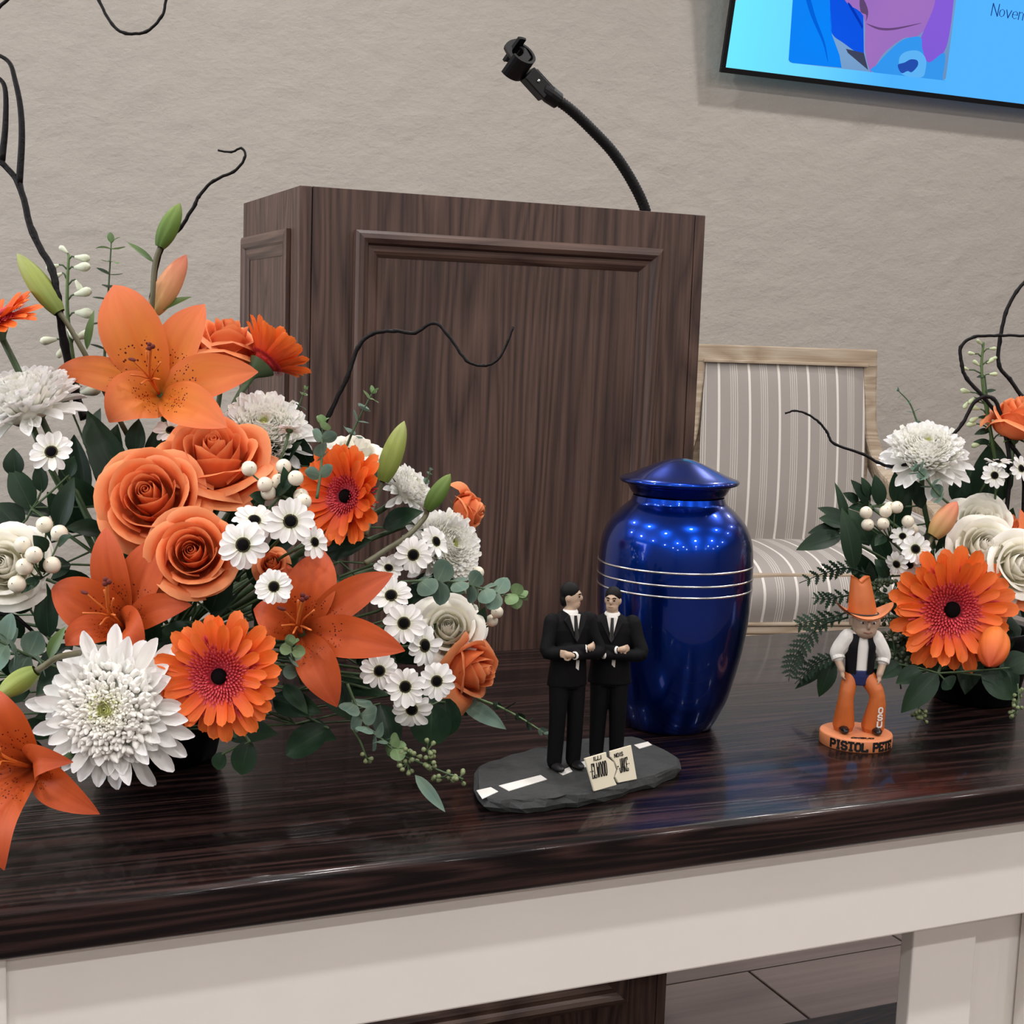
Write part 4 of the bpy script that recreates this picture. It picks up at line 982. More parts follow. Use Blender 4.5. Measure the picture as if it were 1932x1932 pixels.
def twig(label, path, rpx, side=None, group='dark curly willow branches', rtip=0.45):
    pts = path3(path); b = pts[0]; o = thing('willow_branch', label, 'branch', group, T(b)); n = len(pts); d0 = path[0][2]; rnd = random.Random(len(label))
    m = MB(); m.tube([p-b+Vector((rnd.uniform(-1, 1), 0, rnd.uniform(-1, 1)))*0.0004 for p in pts], [rpx*d0/F*lerp(1, rtip, i/(n-1))*(1.22 if i % 6 == 0 else 1) for i in range(n)], 8); link('twig', m.mesh('twig', M_['twig']), o)
    for sp in (side or []):
        q = path3(sp); m = MB(); m.tube([p-b for p in q], [rpx*0.8*d0/F*lerp(1, 0.5, i/(len(q)-1)) for i in range(len(q))], 7); link('side_twig', m.mesh('side_twig', M_['twig']), o)
    return o
def berries(label, root, pts_, d, rpx, bed, leaves=(), group='white berry sprigs'):
    b = P(*root, d+0.02); o = thing('berry_sprig', label, 'berries', group, T(b))
    def bm_():
        m = MB(); m.lathe([(0.0, -1.0), (0.5, -0.93), (0.86, -0.55), (1.0, 0.0), (0.88, 0.48), (0.58, 0.82), (0.2, 0.98), (0.0, 1.04)], 18); return m.mesh('berry', M_['berry'])
    def tm_():
        m = MB(); m.ball((0, 0, 1.03), (0.07, 0.07, 0.06), 5, 8); return m.mesh('berry_tip', M_['berry_tip'])
    for i, q in enumerate(pts_):
        x, y = q[:2]; dd = q[2] if len(q) > 2 else 0; p = P(x, y, d+dd); f_ = camdir(random.uniform(-.3, .6), random.uniform(.1, .6), 1)
        be = link('berry', cached('berry', bm_), o, T(p-b) @ frame((0, 0, 0), f_, 0, rpx*d/F)); link('berry_tip', cached('btip', tm_), be)
        m = MB(); m.tube([Vector((0, 0, 0)), (p-b)*0.5-UV_*0.003, p-b-f_*rpx*d/F*0.9], 0.0009, 6); link('stalk', m.mesh('stalk', M_['stem']), o)
        me = cached('bsep', lambda: petal('leaf', M_['leaf_b'], 1.5, 0.9, leafp, 0.2, 0.5, 0.2, 4, 2))
        for s in (0.4, 2.4, 4.4): link('leaf', me, o, T(p-b-f_*rpx*d/F*0.8) @ frame((0, 0, 0), f_, s) @ Matrix.Scale(rpx*d/F*0.8, 4))
    for (x0, y0, x1, y1, w_) in leaves:
        blade(o, P(x0, y0, d+.01), P(x1, y1, d), w_*d/F, 'leaf')
    c, r, top = FOAM[bed]; e = foam_pt(bed)-b
    m = MB(); m.tube([Vector((0, 0, 0)), e*0.4+Vector((0, 0, .01)), e], 0.0015, 7); link('stem', m.mesh('stem', M_['stem']), o)
    return o
def spike(label, path, florets, mat, group=None, fr=1.0):
    pts = path3(path); b = pts[0]; o = thing('flower_spike', label, 'flower spike', group, T(b)); d0 = path[0][2]
    m = MB(); m.tube([p-b for p in pts], [0.0022*(1.2-0.6*i/(len(pts)-1)) for i in range(len(pts))], 8); link('stem', m.mesh('stem', M_['leaf_b']), o)
    def fm():
        m = MB(); m.lathe([(0.0, 0.0), (0.10, 0.04), (0.15, 0.25), (0.24, 0.55), (0.25, 0.75), (0.17, 0.93), (0.0, 1.0)], 12); return m.mesh('floret', M_[mat])
    for (x, y, dx, dy, l_) in florets:                # floret base pixel, direction, length in px
        p = P(x, y, d0); k = min(range(len(pts)), key=lambda i: (pts[i]-p).length); q = pts[max(0, k-1)]
        link('floret', cached(('floret', mat), fm), o, T(p-b) @ frame((0, 0, 0), camdir(dx, dy, random.uniform(-.2, .5)), 0, l_*d0/F))
        m = MB(); m.tube([q-b, (q.lerp(p, .6)-b)+Vector((0, 0, .002)), p-b+ (p-q)*0.05], 0.0009, 6); link('pedicel', m.mesh('pedicel', M_['stem']), o)
    return o
def fern(label, path, n, lpx, group='fern fronds', seed=1):
    pts = path3(path); b = pts[0]; o = thing('fern_frond', label, 'fern', group, T(b)); d0 = path[0][2]; rnd = random.Random(seed)
    m = MB(); m.tube([p-b for p in pts], [0.0011*(1.2-0.8*i/(len(pts)-1)) for i in range(len(pts))], 6); link('stem', m.mesh('stem', M_['fern']), o)
    def pin():
        m = MB()                                       # a lobed leaflet
        lob = [(0, .04), (.12, .20), (.2, .10), (.34, .24), (.42, .11), (.56, .20), (.64, .09), (.78, .13), (.86, .05), (1.0, .004)]
        ids = []
        for u, w_ in lob: ids.append((m.vert((u, -w_, 0.04*w_), (u, 0)), m.vert((u, 0, 0.0), (u, .5)), m.vert((u, w_, 0.04), (u, 1))))
        for a_, b_ in zip(ids, ids[1:]):
            m.face(a_[0], b_[0], b_[1], a_[1]); m.face(a_[1], b_[1], b_[2], a_[2])
        return m.mesh('leaflet', M_['fern'])
    for i in range(n):
        q = 0.08+0.9*i/n; k = min(len(pts)-2, int(q*(len(pts)-1))); p = pts[k].lerp(pts[k+1], q*(len(pts)-1)-k); tg = (pts[k+1]-pts[k]).normalized()
        nv = (-WV*0.75+Vector((0, 0, .65))).normalized(); x = tg.cross(nv).normalized(); nv = x.cross(tg)
        for s in (-1, 1):
            dr = (x*s*0.92+tg*0.62).normalized(); y_ = nv.cross(dr).normalized(); L_ = lpx*d0/F*math.sin(PI*(0.12+0.80*(1-q)))**0.7*rnd.uniform(.9, 1.1)*(1 if q < .9 else .6)
            R_ = Matrix(((dr.x, y_.x, nv.x, 0), (dr.y, y_.y, nv.y, 0), (dr.z, y_.z, nv.z, 0), (0, 0, 0, 1)))
            link('leaflet', cached('pinna', pin), o, T(p-b) @ R_ @ RY(rnd.uniform(-.15, .25)) @ Matrix.Scale(L_, 4))
    return o
def seeded(label, path, clusters, mat='seed', rpx=5, leaves=(), group='seeded eucalyptus sprigs', seed=1, per=9, spread=24):
    pts = path3(path); b = pts[0]; o = thing('seeded_eucalyptus', label, 'eucalyptus', group, T(b)); d0 = path[0][2]; rnd = random.Random(seed)
    m = MB(); m.tube([p-b for p in pts], 0.0010, 6); link('stem', m.mesh('stem', M_['stem']), o)
    def sd():
        m = MB(); m.lathe([(0.0, -1.6), (0.25, -1.3), (0.8, -0.5), (1.0, 0.2), (0.75, 0.8), (0.0, 1.0)], 10); return m.mesh('seed', M_[mat])
    for (x, y) in clusters:
        k = min(range(len(pts)), key=lambda i: (pts[i]-P(x, y, d0)).length); q = pts[max(0, k-1)]
        for j in range(per):
            a = rnd.uniform(0, 2*PI); rr_ = spread*rnd.uniform(.35, 1); p = P(x+rr_*math.cos(a), y+rr_*math.sin(a)*0.8, d0+rnd.uniform(-.012, .012)); dv = (p-P(x, y, d0)).normalized()
            link('seed', cached(('seed', mat), sd), o, T(p-b) @ frame((0, 0, 0), dv, 0, rpx*d0/F))
            m = MB(); m.tube([P(x, y, d0).lerp(q, .3)-b, p-b-dv*rpx*d0/F*1.4], 0.0006, 5, cap=False); link('stalk', m.mesh('stalk', M_['stem']), o)
    for (x0, y0, x1, y1, w_) in leaves: blade(o, P(x0, y0, d0), P(x1, y1, d0), w_*d0/F, 'euca')
    return o
def leaf_sprig(label, leaves, d, bed, mat='leaf', group=None, cat='leaves', name='leaf_sprig', prof_=leafp, bow=0.12, stem=True):
    """leaves: (base x, base y, tip x, tip y, width px[, depth offset])"""
    l0 = leaves[0]; b = P(l0[0], l0[1], d); o = thing(name, label, cat, group, T(b))
    for l_ in leaves:
        dd = l_[5] if len(l_) > 5 else 0; dt = l_[6] if len(l_) > 6 else dd
        blade(o, P(l_[0], l_[1], d+dd), P(l_[2], l_[3], d+dt), l_[4]*d/F, mat, bow, prof_)
        m = MB(); m.tube([Vector((0, 0, 0)), (P(l_[0], l_[1], d+dd)-b)*0.5, P(l_[0], l_[1], d+dd)-b + (P(l_[2], l_[3], d+dt)-P(l_[0], l_[1], d+dd))*0.1], 0.0011, 5, cap=False)
        if l_ is not l0: link('stalk', m.mesh('stalk', M_['stem']), o)
    if stem:
        e = foam_pt(bed)-b; m = MB(); m.tube([Vector((0, 0, 0)), e*0.45+Vector((0, 0, .012)), e], 0.0017, 6); link('stem', m.mesh('stem', M_['stem']), o)
    return o
def vase(label, c, r, h, bed):
    o = thing('vase', label, 'vase', None, T((c.x, c.y, TABLE_Z)))
    pr = [(0.0005, 0.004), (r*0.78, 0.0), (r*0.82, 0.004), (r*0.95, h*0.45), (r, h*0.9), (r, h), (r*0.94, h), (r*0.92, h*0.85), (r*0.75, 0.012), (0.0005, 0.010)]
    m = MB(); m.lathe(pr, 40); link('vase_body', bevelled(m.mesh('vase_body', M_['vase'], fix=True), 0.001, 1, 1.2), o)
    m = MB(); m.lathe([(0.0005, h*0.3), (r*0.72, h*0.3), (r*0.80, h*1.02), (r*0.55, h*1.2), (0.0005, h*1.25)], 24); link('floral_foam', m.mesh('floral_foam', M_['foam'], fix=True), o)
    FOAM[bed] = (Vector((c.x, c.y, TABLE_Z)), r, TABLE_Z+h*1.2)
    return o
# ================================================================== left arrangement
vb = PZ(300, 1425, TABLE_Z)
vase('black vase holding the large flower arrangement beside the urn', vb, 0.068, 0.10, 'A')
rb = PZ(1838, 1318, TABLE_Z)
vase('black vase holding the smaller flower arrangement behind the cowboy figurine', rb, 0.06, 0.09, 'B')

# lilies
lily('open orange lily at the top with its petals spread wide', 292, 728, 1.36, (0.0, 0.35, 1), [
    (214, 538, 0.01, 128, 0.030), (386, 574, 0.03, 92, 0.022), (487, 702, 0.0, 100, 0.020, 0.8), (428, 806, -0.11, 92, 0.010, 0.85), (206, 797, -0.02, 122, 0.030, 0.62), (104, 702, 0.02, 72, 0.038, 0.8)], 'A', seed=2)
lily('deep orange lily between the roses and the front white chrysanthemum', 222, 1172, 1.22, (-0.1, 0.45, 1), [
    (200, 995, 0.01, 78, 0.020), (318, 1012, 0.02, 92, 0.024), (97, 1112, 0.0, 112, 0.030, 0.7), (124, 1218, -0.01, 62, 0.030, 0.9), (272, 1222, -0.02, 96, 0.036, 0.72), (362, 1142, 0.01, 66, 0.026)], 'A', 'lily_red', seed=3)
lily('deep orange lily facing front below the upper right gerbera', 566, 1186, 1.235, (0.05, 0.3, 1), [
    (612, 1040, 0.02, 104, 0.030, 0.95), (742, 1082, 0.01, 74, 0.028), (764, 1228, -0.005, 88, 0.030, 0.8), (636, 1334, -0.01, 84, 0.030, 0.95), (478, 1150, 0.0, 82, 0.028, 0.8), (538, 1062, 0.04, 60, 0.01)], 'A', 'lily_red', seed=4)
lily('orange lily hanging over the table edge, lowest at far left', 34, 1440, 1.075, (-0.35, 0.35, 1), [
    (-8, 1300, 0.0, 112, 0.024), (138, 1438, -0.015, 76, 0.036, 0.6), (188, 1536, 0.0, 80, 0.020, 0.8), (8, 1642, -0.03, 92, 0.038, 0.9), (-70, 1540, 0.0, 86, 0.02), (-90, 1400, 0.0, 86, 0.02)], 'A', 'lily_red', seed=5)

# roses
RG = 'orange roses'
rose('orange_rose', 'orange rose beside the topmost lily, seen from the side', 'mid', 'rose', 430, 622, 1.46, 72, (0.2, 1, 0.35), 'A', 0.6, group=RG, seed=1)
rose('orange_rose', 'large orange rose under a drooping lily petal', 'open', 'rose', 402, 836, 1.30, 92, (0.1, 0.75, 0.75), 'A', 1.0, group=RG, seed=2)
rose('orange_rose', 'fully open orange rose, the leftmost of three stacked roses', 'open', 'rose', 276, 926, 1.25, 86, (0.02, 0.35, 1), 'A', 2.0, group=RG, seed=3)
rose('orange_rose', 'open orange rose touching the white daisies on its right', 'open', 'rose', 360, 1038, 1.22, 74, (0.1, 0.25, 1), 'A', 3.3, group=RG, seed=4)
rose('orange_rose', 'orange rose at the right edge in front of the lectern, half hidden by chrysanthemum', 'bud', 'rose', 893, 962, 1.50, 40, (1, 0.15, 0.15), 'A', 0.2, group=RG, seed=5)
rose('orange_rose', 'half open orange rose low on the right, turned towards the figurine', 'bud', 'rose', 900, 1262, 1.40, 64, (0.85, -0.02, 0.6), 'A', 1.2, group=RG, seed=6)
rose('orange_rose', 'small coral rosebud tucked behind the lone daisy in the middle', 'bud', 'rose', 512, 1062, 1.27, 28, (0.0, 0.5, 1), 'A', 0.2, group=RG, seed=7)
WG = 'white roses'
rose('white_rose', 'cream rose cut by the left edge beside white berries', 'open', 'white_rose', 2, 1062, 1.22, 70, (0.1, 0.2, 1), 'A', 0.2, group=WG, seed=1)
rose('white_rose', 'white rose behind the upper right gerbera', 'mid', 'white_rose', 676, 838, 1.44, 46, (0.3, 0.9, 0.5), 'A', 0.9, group=WG, seed=2)
rose('white_rose', 'cream rose under the blue-grey eucalyptus at the right side', 'mid', 'white_rose', 846, 1180, 1.40, 58, (0.05, 0.35, 1), 'A', 1.9, group=WG, seed=3)
rose('white_rose', 'white rose in shadow peeking out above the right orange rose', 'bud', 'white_rose', 878, 1160, 1.44, 44, (0.5, 0.9, 0.5), 'A', 1.0, group=WG, seed=4)

# gerberas
gerbera('orange gerbera at the left edge, seen from the side', -12, 606, 1.33, 98, (-0.25, 0.7, 0.35), 'A', elev=0.05, elev2=0.3, seed=1)
gerbera('orange gerbera beside the top rose, seen from behind', 500, 684, 1.44, 96, (0.55, 0.70, -0.32), 'A', core=0.62, elev=0.80, elev2=0.95, seed=2)
gerbera('orange gerbera with red centre turned left, in front of the lectern', 652, 936, 1.32, 108, (-0.50, 0.10, 1), 'A', elev=0.38, elev2=0.55, seed=3)
gerbera('large orange gerbera facing front beside the big white chrysanthemum', 414, 1276, 1.17, 126, (-0.10, 0.05, 1), 'A', elev=0.10, elev2=0.32, seed=4)

# chrysanthemums
mum('white chrysanthemum at the left edge, seen from the side below the gerbera', 48, 768, 1.34, 120, (-0.15, 0.85, 0.45), 'A', droop=0.0, seed=1, outer=110, ragged=0.06)
mum('white chrysanthemum between the orange roses and the lectern', 498, 820, 1.40, 102, (0.15, 0.55, 0.85), 'A', droop=0.3, seed=2)
mum('large white chrysanthemum with yellow-green heart, lowest in front', 214, 1338, 1.16, 150, (0.0, 0.12, 1), 'A', droop=0.25, seed=3, outer=76, reach=1.05, ragged=0.24, bead=True, wid=0.95, elmax=0.22)
mum('white chrysanthemum right of the upper right gerbera, behind the daisies', 836, 1034, 1.46, 90, (0.62, 0.25, 0.75), 'A', droop=0.5, seed=4)
mum('white chrysanthemum seen edge-on behind the tall yellow-green bud', 768, 926, 1.47, 62, (0.75, 0.6, 0.35), 'A', droop=0.3, seed=5)

# daisies
D = [
 ('white daisy under the left side-on chrysanthemum', 97, 853, 1.30, 42, (0.1, 0.3, 1)),
 ('white daisy beside the lower open rose, front of a pair', 459, 1028, 1.19, 49, (0.0, 0.05, 1)),
 ('white daisy tucked behind the pair beside the lower open rose', 480, 982, 1.22, 42, (0.3, 0.75, 0.8)),
 ('white daisy under the cluster of white berries', 548, 984, 1.21, 48, (0.2, 0.3, 1)),
 ('small white daisy turned right, below the upper right gerbera', 593, 1023, 1.23, 33, (0.7, 0.2, 0.7)),
 ('lone white daisy above the front gerbera and the lily', 517, 1107, 1.18, 37, (0.0, 0.1, 1)),
 ('white daisy under the stalk of the small green bud', 780, 1047, 1.34, 38, (0.0, 0.1, 1)),
 ('white daisy seen partly over the right chrysanthemum', 822, 1022, 1.36, 34, (0.75, 0.3, 0.8)),
 ('small white daisy half hidden above the lily petal tip', 733, 1072, 1.34, 30, (0.3, 0.6, 0.8)),
 ('white daisy beside the lily petal tip, topmost of the falling row', 738, 1124, 1.30, 41, (0.0, 0.45, 0.9)),
 ('white daisy second in the falling row right of the lily', 762, 1176, 1.29, 42, (0.15, 0.2, 1)),
 ('white daisy turned right, third in the falling row', 800, 1218, 1.30, 44, (0.75, 0.15, 0.8)),
 ('white daisy right of the lily lower petal', 716, 1266, 1.27, 38, (0.1, 0.3, 1)),
 ('white daisy at the front of the lowest cluster', 765, 1296, 1.25, 40, (-0.05, 0.2, 1)),
 ('white daisy touching the low right orange rose', 824, 1285, 1.29, 38, (0.1, 0.1, 1)),
 ('white daisy hanging lowest of the daisies', 777, 1338, 1.27, 40, (0.05, -0.25, 1)),
 ('small white daisy seen from behind against the upper chrysanthemum', 546, 812, 1.34, 24, (0.1, 0.9, -0.35)),
 ('white daisy peeking between the lily and the large upper rose', 322, 812, 1.36, 32, (0.0, 0.6, 0.8)),
]
for i, (lb, x, y, d, r, fc) in enumerate(D): daisy(lb, x, y, d, r, fc, 'A', spin=i*0.7, n=(14, 16, 15)[i % 3] if i != 5 else 20, seed=i)

# buds
bud('long green lily bud leaning left at the wall side', (112, 590), (32, 478), 1.36, 48, 'bud_y', [(128, 612, 1.36), (150, 650, 1.36), (172, 690, 1.365), (240, 820, 1.38)], leaf=[(164, 660, 178, 585, 16)])
bud('upright green lily bud at the very top', (302, 466), (340, 383), 1.40, 42, 'bud', [(292, 500, 1.40), (288, 560, 1.40), (282, 650, 1.41)], leaf=[(290, 495, 240, 457, 12)])
bud('peach lily bud beside the topmost lily petal', (290, 590), (352, 480), 1.42, 52, 'bud_o', [(280, 640, 1.42), (276, 700, 1.42)], leaf=[(292, 590, 362, 560, 18)])
bud('tall yellow-green lily bud behind the upper right gerbera', (722, 908), (763, 794), 1.40, 46, 'bud_y', [(706, 950, 1.40), (690, 1010, 1.38)])
bud('green lily bud on a long stalk in front of the lectern', (806, 962), (850, 894), 1.37, 37, 'bud', [(800, 978, 1.37), (770, 1010, 1.35), (730, 1036, 1.33), (690, 1062, 1.30)])
bud('pale green lily bud at the left edge above the low lily', (68, 1266), (-6, 1316), 1.12, 50, 'bud_y', [(84, 1256, 1.125), (110, 1240, 1.13), (150, 1232, 1.16)], leaf=[(92, 1242, 124, 1182, 26)])

# branches
twig('thick dark curly branch rising on the left over the wall', [(160, 790, 1.38), (140, 735, 1.38), (122, 650, 1.37), (108, 560, 1.36), (98, 508, 1.36), (62, 440, 1.36), (36, 348, 1.36), (2, 305, 1.36), (-40, 250, 1.36)], 8.5, [
    [(36, 348, 1.36), (41, 260, 1.36), (38, 200, 1.36), (28, 150, 1.36), (17, 117, 1.36), (-10, 100, 1.36)], [(3, 303, 1.36), (10, 235, 1.36), (9, 165, 1.36), (-10, 140, 1.36)]], rtip=0.6)
twig('thin dark branch looping down from the top edge at the left', [(-10, 20, 1.40), (30, -14, 1.40), (100, -60, 1.40), (170, -40, 1.40), (186, 0, 1.40), (212, 46, 1.40), (236, 62, 1.40), (276, 60, 1.40), (304, 32, 1.40), (314, -4, 1.40), (322, -40, 1.40)], 3.6, rtip=0.7)
twig('thin curly twig with hooked tip above the green bud', [(278, 650, 1.42), (286, 560, 1.42), (306, 468, 1.42), (340, 430, 1.42), (368, 385, 1.42), (374, 372, 1.42), (402, 342, 1.42), (440, 324, 1.42), (462, 298, 1.42), (456, 280, 1.42), (436, 287, 1.42), (411, 283, 1.42)], 4.2)
twig('wavy dark twig arching in front of the lectern', [(600, 830, 1.44), (622, 780, 1.44), (655, 712, 1.44), (676, 655, 1.44), (702, 630, 1.44), (745, 624, 1.44), (783, 628, 1.44), (818, 609, 1.44), (845, 632, 1.44), (880, 680, 1.44), (912, 690, 1.44), (940, 678, 1.44), (958, 645, 1.44), (968, 617, 1.44)], 4.6)
twig('dark branch resting among leaves at the left edge', [(-20, 1155, 1.24), (30, 1165, 1.24), (70, 1200, 1.25), (110, 1240, 1.27)], 5.0)

# eucalyptus, spikes, leaves
eucalyptus('upright eucalyptus sprig with small paired leaves beside the topmost lily', [(196, 700, 1.41), (200, 620, 1.41), (205, 540, 1.41), (210, 458, 1.41)], 9, 36, 'euca', 1, 'euca_g', flat=0.15, taper=0.75, wide=0.7)
eucalyptus('pale eucalyptus sprig tip in front of the lectern above the gerbera', [(640, 880, 1.37), (662, 822, 1.37), (682, 780, 1.37), (702, 742, 1.37)], 4, 31, 'euca', 2, 'euca_g', flat=0.35, taper=0.7, start=0.25)
eucalyptus('yellow-green eucalyptus tip over the upper right gerbera', [(598, 940, 1.25), (606, 880, 1.26), (608, 830, 1.27), (608, 800, 1.27)], 4, 36, 'euca', 3, 'euca_g', flat=0.4, taper=0.75, roll=0.7)
eucalyptus('small eucalyptus tip left of the pale one, beside the chrysanthemum', [(552, 795, 1.41), (562, 770, 1.41), (576, 735, 1.41)], 3, 22, 'euca', 4, 'euca_g', flat=0.3)
eucalyptus('blue-grey eucalyptus branch reaching right across the lectern', [(752, 1098, 1.345), (800, 1096, 1.345), (860, 1098, 1.35), (910, 1110, 1.35), (950, 1122, 1.355), (978, 1124, 1.36)], 8, 50, 'euca', 5, 'euca_g', flat=0.25, taper=0.55, roll=1.1)
eucalyptus('grey-green eucalyptus hanging low below the daisies', [(655, 1290, 1.26), (676, 1340, 1.26), (700, 1380, 1.255), (730, 1400, 1.25), (752, 1415, 1.25)], 7, 46, 'euca', 6, 'euca_g', flat=0.3, taper=0.6, roll=1.0)
eucalyptus('thin leafy stalk lying on the table towards the figurine', [(900, 1318, 1.44), (945, 1335, 1.44), (985, 1356, 1.43), (1026, 1382, 1.42)], 5, 30, 'leaf', 7, 'euca', flat=0.5, taper=0.7, wide=0.55, smat='euca_g')
eucalyptus('eucalyptus tip poking out between the front gerbera and lily', [(570, 1290, 1.24), (556, 1250, 1.22), (550, 1218, 1.21)], 3, 32, 'euca', 8, 'euca_g', flat=0.2, taper=0.9, roll=0.8)
eucalyptus('dark round eucalyptus leaves below the cream rose at the left edge', [(110, 1260, 1.22), (60, 1240, 1.21), (20, 1220, 1.20), (-20, 1200, 1.20)], 5, 60, 'euca', 9, None, flat=0.15, taper=0.9, roll=1.0)
eucalyptus('tiny eucalyptus shoot above the right chrysanthemum', [(795, 925, 1.48), (806, 905, 1.48), (812, 888, 1.48)], 2, 16, 'euca', 10, None, flat=0.3)
spike('tall stalk of white bell buds beside the thick branch', [(150, 760, 1.42), (138, 680, 1.42), (128, 600, 1.42), (127, 540, 1.42), (130, 480, 1.42)],
    [(128, 478, -0.6, 0.5, 22), (140, 485, 1, -0.1, 30), (112, 500, -1, -0.3, 26), (140, 505, 1, 0.0, 36), (142, 528, 0.5, -1, 24), (118, 515, -0.9, -0.5, 20), (140, 556, 1, 0.2, 36), (142, 590, 1, -0.1, 40), (128, 620, 0.6, -0.6, 30), (108, 640, -1, -0.2, 32), (140, 640, 0.9, 0.4, 34), (122, 735, 0.6, 0.2, 28), (150, 742, 1, 0.2, 42), (118, 655, -0.3, -1, 24)], 'spike')
seeded('seeded eucalyptus sprig hanging over the table by the figurine', [(720, 1395, 1.25), (750, 1420, 1.25), (800, 1442, 1.25), (850, 1462, 1.25), (874, 1470, 1.25)], [(775, 1425), (810, 1412), (770, 1445), (838, 1470), (868, 1468), (812, 1436)], 'seed', 4.8, per=8, spread=20)
seeded('small seed cluster hanging under the low eucalyptus leaves', [(665, 1375, 1.25), (680, 1400, 1.25), (692, 1432, 1.25)], [(690, 1430)], 'seed', 4.5, per=4, spread=12)
berries('white berries under the large upper rose and chrysanthemum', (530, 935), [(470, 884, 0.0), (500, 914, 0.0), (506, 930, 0.01), (535, 880, 0.01), (558, 902, 0.0), (526, 908, 0.02), (573, 946, -0.01), (568, 936, 0.01)], 1.25, 15, 'A', [(520, 935, 560, 905, 26), (500, 945, 470, 935, 28), (545, 930, 535, 880, 24)])
berries('white berries beside the cream rose at the left edge', (80, 1090), [(43, 1028, 0), (64, 1047, -.01), (46, 1069, -.01), (98, 1066, 0), (32, 1102, -.01), (112, 1006, .02), (84, 990, .03)], 1.21, 16.5, 'A', [(90, 1080, 78, 1050, 24), (110, 1030, 135, 1010, 22), (75, 1090, 40, 1120, 26), (88, 1040, 62, 1010, 30)])
berries('pair of white berries at the right side under the eucalyptus', (905, 1185), [(938, 1155, 0), (928, 1171, 0.01), (902, 1080, 0.02), (885, 1110, .03)], 1.42, 12, 'A', [(905, 1180, 915, 1145, 24)])
leaf_sprig('broad grey-green leaf under the low right orange rose', [(868, 1325, 955, 1376, 36)], 1.42, 'A', 'euca')
leaf_sprig('broad dark leaf behind the lowest daisy', [(815, 1330, 812, 1408, 78), (840, 1318, 842, 1390, 60, 0.02)], 1.33, 'A', 'leaf', prof_=roundp)
leaf_sprig('curled slender leaf touching the table in front', [(783, 1462, 840, 1532, 24)], 1.215, 'A', 'euca', bow=-0.03, stem=False)
leaf_sprig('round dark leaf hanging under the front gerbera', [(470, 1400, 455, 1462, 50), (420, 1420, 410, 1452, 30)], 1.18, 'A', 'leaf', prof_=roundp)
leaf_sprig('broad dim leaf between the front gerbera and the low eucalyptus', [(620, 1375, 540, 1425, 60)], 1.30, 'A', 'leaf', prof_=roundp)
leaf_sprig('tall dark leaves under the topmost lily', [(240, 950, 165, 775, 70), (200, 930, 222, 800, 60, .01), (290, 900, 312, 790, 50, .02), (150, 960, 140, 820, 64, .03), (255, 860, 262, 790, 40)], 1.37, 'A', 'leaf')
leaf_sprig('dark leaves among the stems at the far left', [(60, 960, 20, 880, 50), (110, 1000, 140, 900, 44), (40, 1000, -10, 950, 60), (30, 900, 25, 845, 40), (130, 900, 140, 860, 30), (80, 930, 75, 870, 30)], 1.31, 'A', 'leaf')
leaf_sprig('narrow dark leaf beside the deep orange lily', [(92, 1205, 88, 1100, 46), (60, 1150, 20, 1130, 44)], 1.245, 'A', 'leaf')
leaf_sprig('grey leaf under the side-on chrysanthemum at the left', [(165, 850, 190, 770, 34), (130, 760, 105, 735, 24)], 1.40, 'A', 'euca')

# leafy filling between the flowers: sprigs of dark leaves
def inside(x, y, poly):
    c = False; j = len(poly)-1
    for i in range(len(poly)):
        xi, yi = poly[i]; xj, yj = poly[j]
        if (yi > y) != (yj > y) and x < (xj-xi)*(y-yi)/(yj-yi)+xi: c = not c
        j = i
    return c
USED = set()
def filling(label, poly, step, depth, bed, cen, group, mat='leaf', seed=1, lpx=(70, 110), per=5):
    rnd = random.Random(seed); pts = []
    ys = [p[1] for p in poly]; xs = [p[0] for p in poly]
    y = min(ys)
    while y < max(ys):
        x = min(xs)
        while x < max(xs):
            q = (x+rnd.uniform(-.4, .4)*step, y+rnd.uniform(-.4, .4)*step)
            if inside(*q, poly): pts.append(q)
            x += step
        y += step*0.8
    for i in range(0, len(pts), per):
        grp = pts[i:i+per]; mx = sum(p[0] for p in grp)/len(grp); my = sum(p[1] for p in grp)/len(grp); dm = depth(mx, my)
        fl2 = min((f for f in FLOWERS if f[2] not in USED and (f[0] < 1300) == (mx < 1300)), key=lambda f: (f[0]-mx)**2+(f[1]-my)**2); USED.add(fl2[2])
        b = P(mx, my, dm+0.03); o = thing('leaf_sprig', 'dark leaves behind the '+fl2[2].split(',')[0], 'leaves', group, T(b))
        for (x, y) in grp:
            dd = depth(x, y)+rnd.uniform(-.015, .02); L_ = rnd.uniform(*lpx); a = math.atan2(y-cen[1], x-cen[0])+rnd.uniform(-1.0, 1.0)
            a0 = P(x-math.cos(a)*L_*.5, y-math.sin(a)*L_*.5, dd+.015); a1 = P(x+math.cos(a)*L_*.5, y+math.sin(a)*L_*.5, dd-.005)
            nn = (-WV+Vector((rnd.uniform(-.5, .5), rnd.uniform(-.3, .3), rnd.uniform(.0, .9)))).normalized()
            blade(o, a0, a1, L_*rnd.uniform(.42, .62)*dd/F, mat, rnd.uniform(.05, .16), nrm_=nn)
            m = MB(); m.tube([Vector((0, 0, 0)), (a0-b)*.5, a0-b], 0.0011, 5, cap=False); link('stalk', m.mesh('stalk', M_['stem']), o)
        e = foam_pt(bed)-b; m = MB(); m.tube([Vector((0, 0, 0)), e*0.45, e], 0.0016, 6); link('stem', m.mesh('stem', M_['stem']), o)
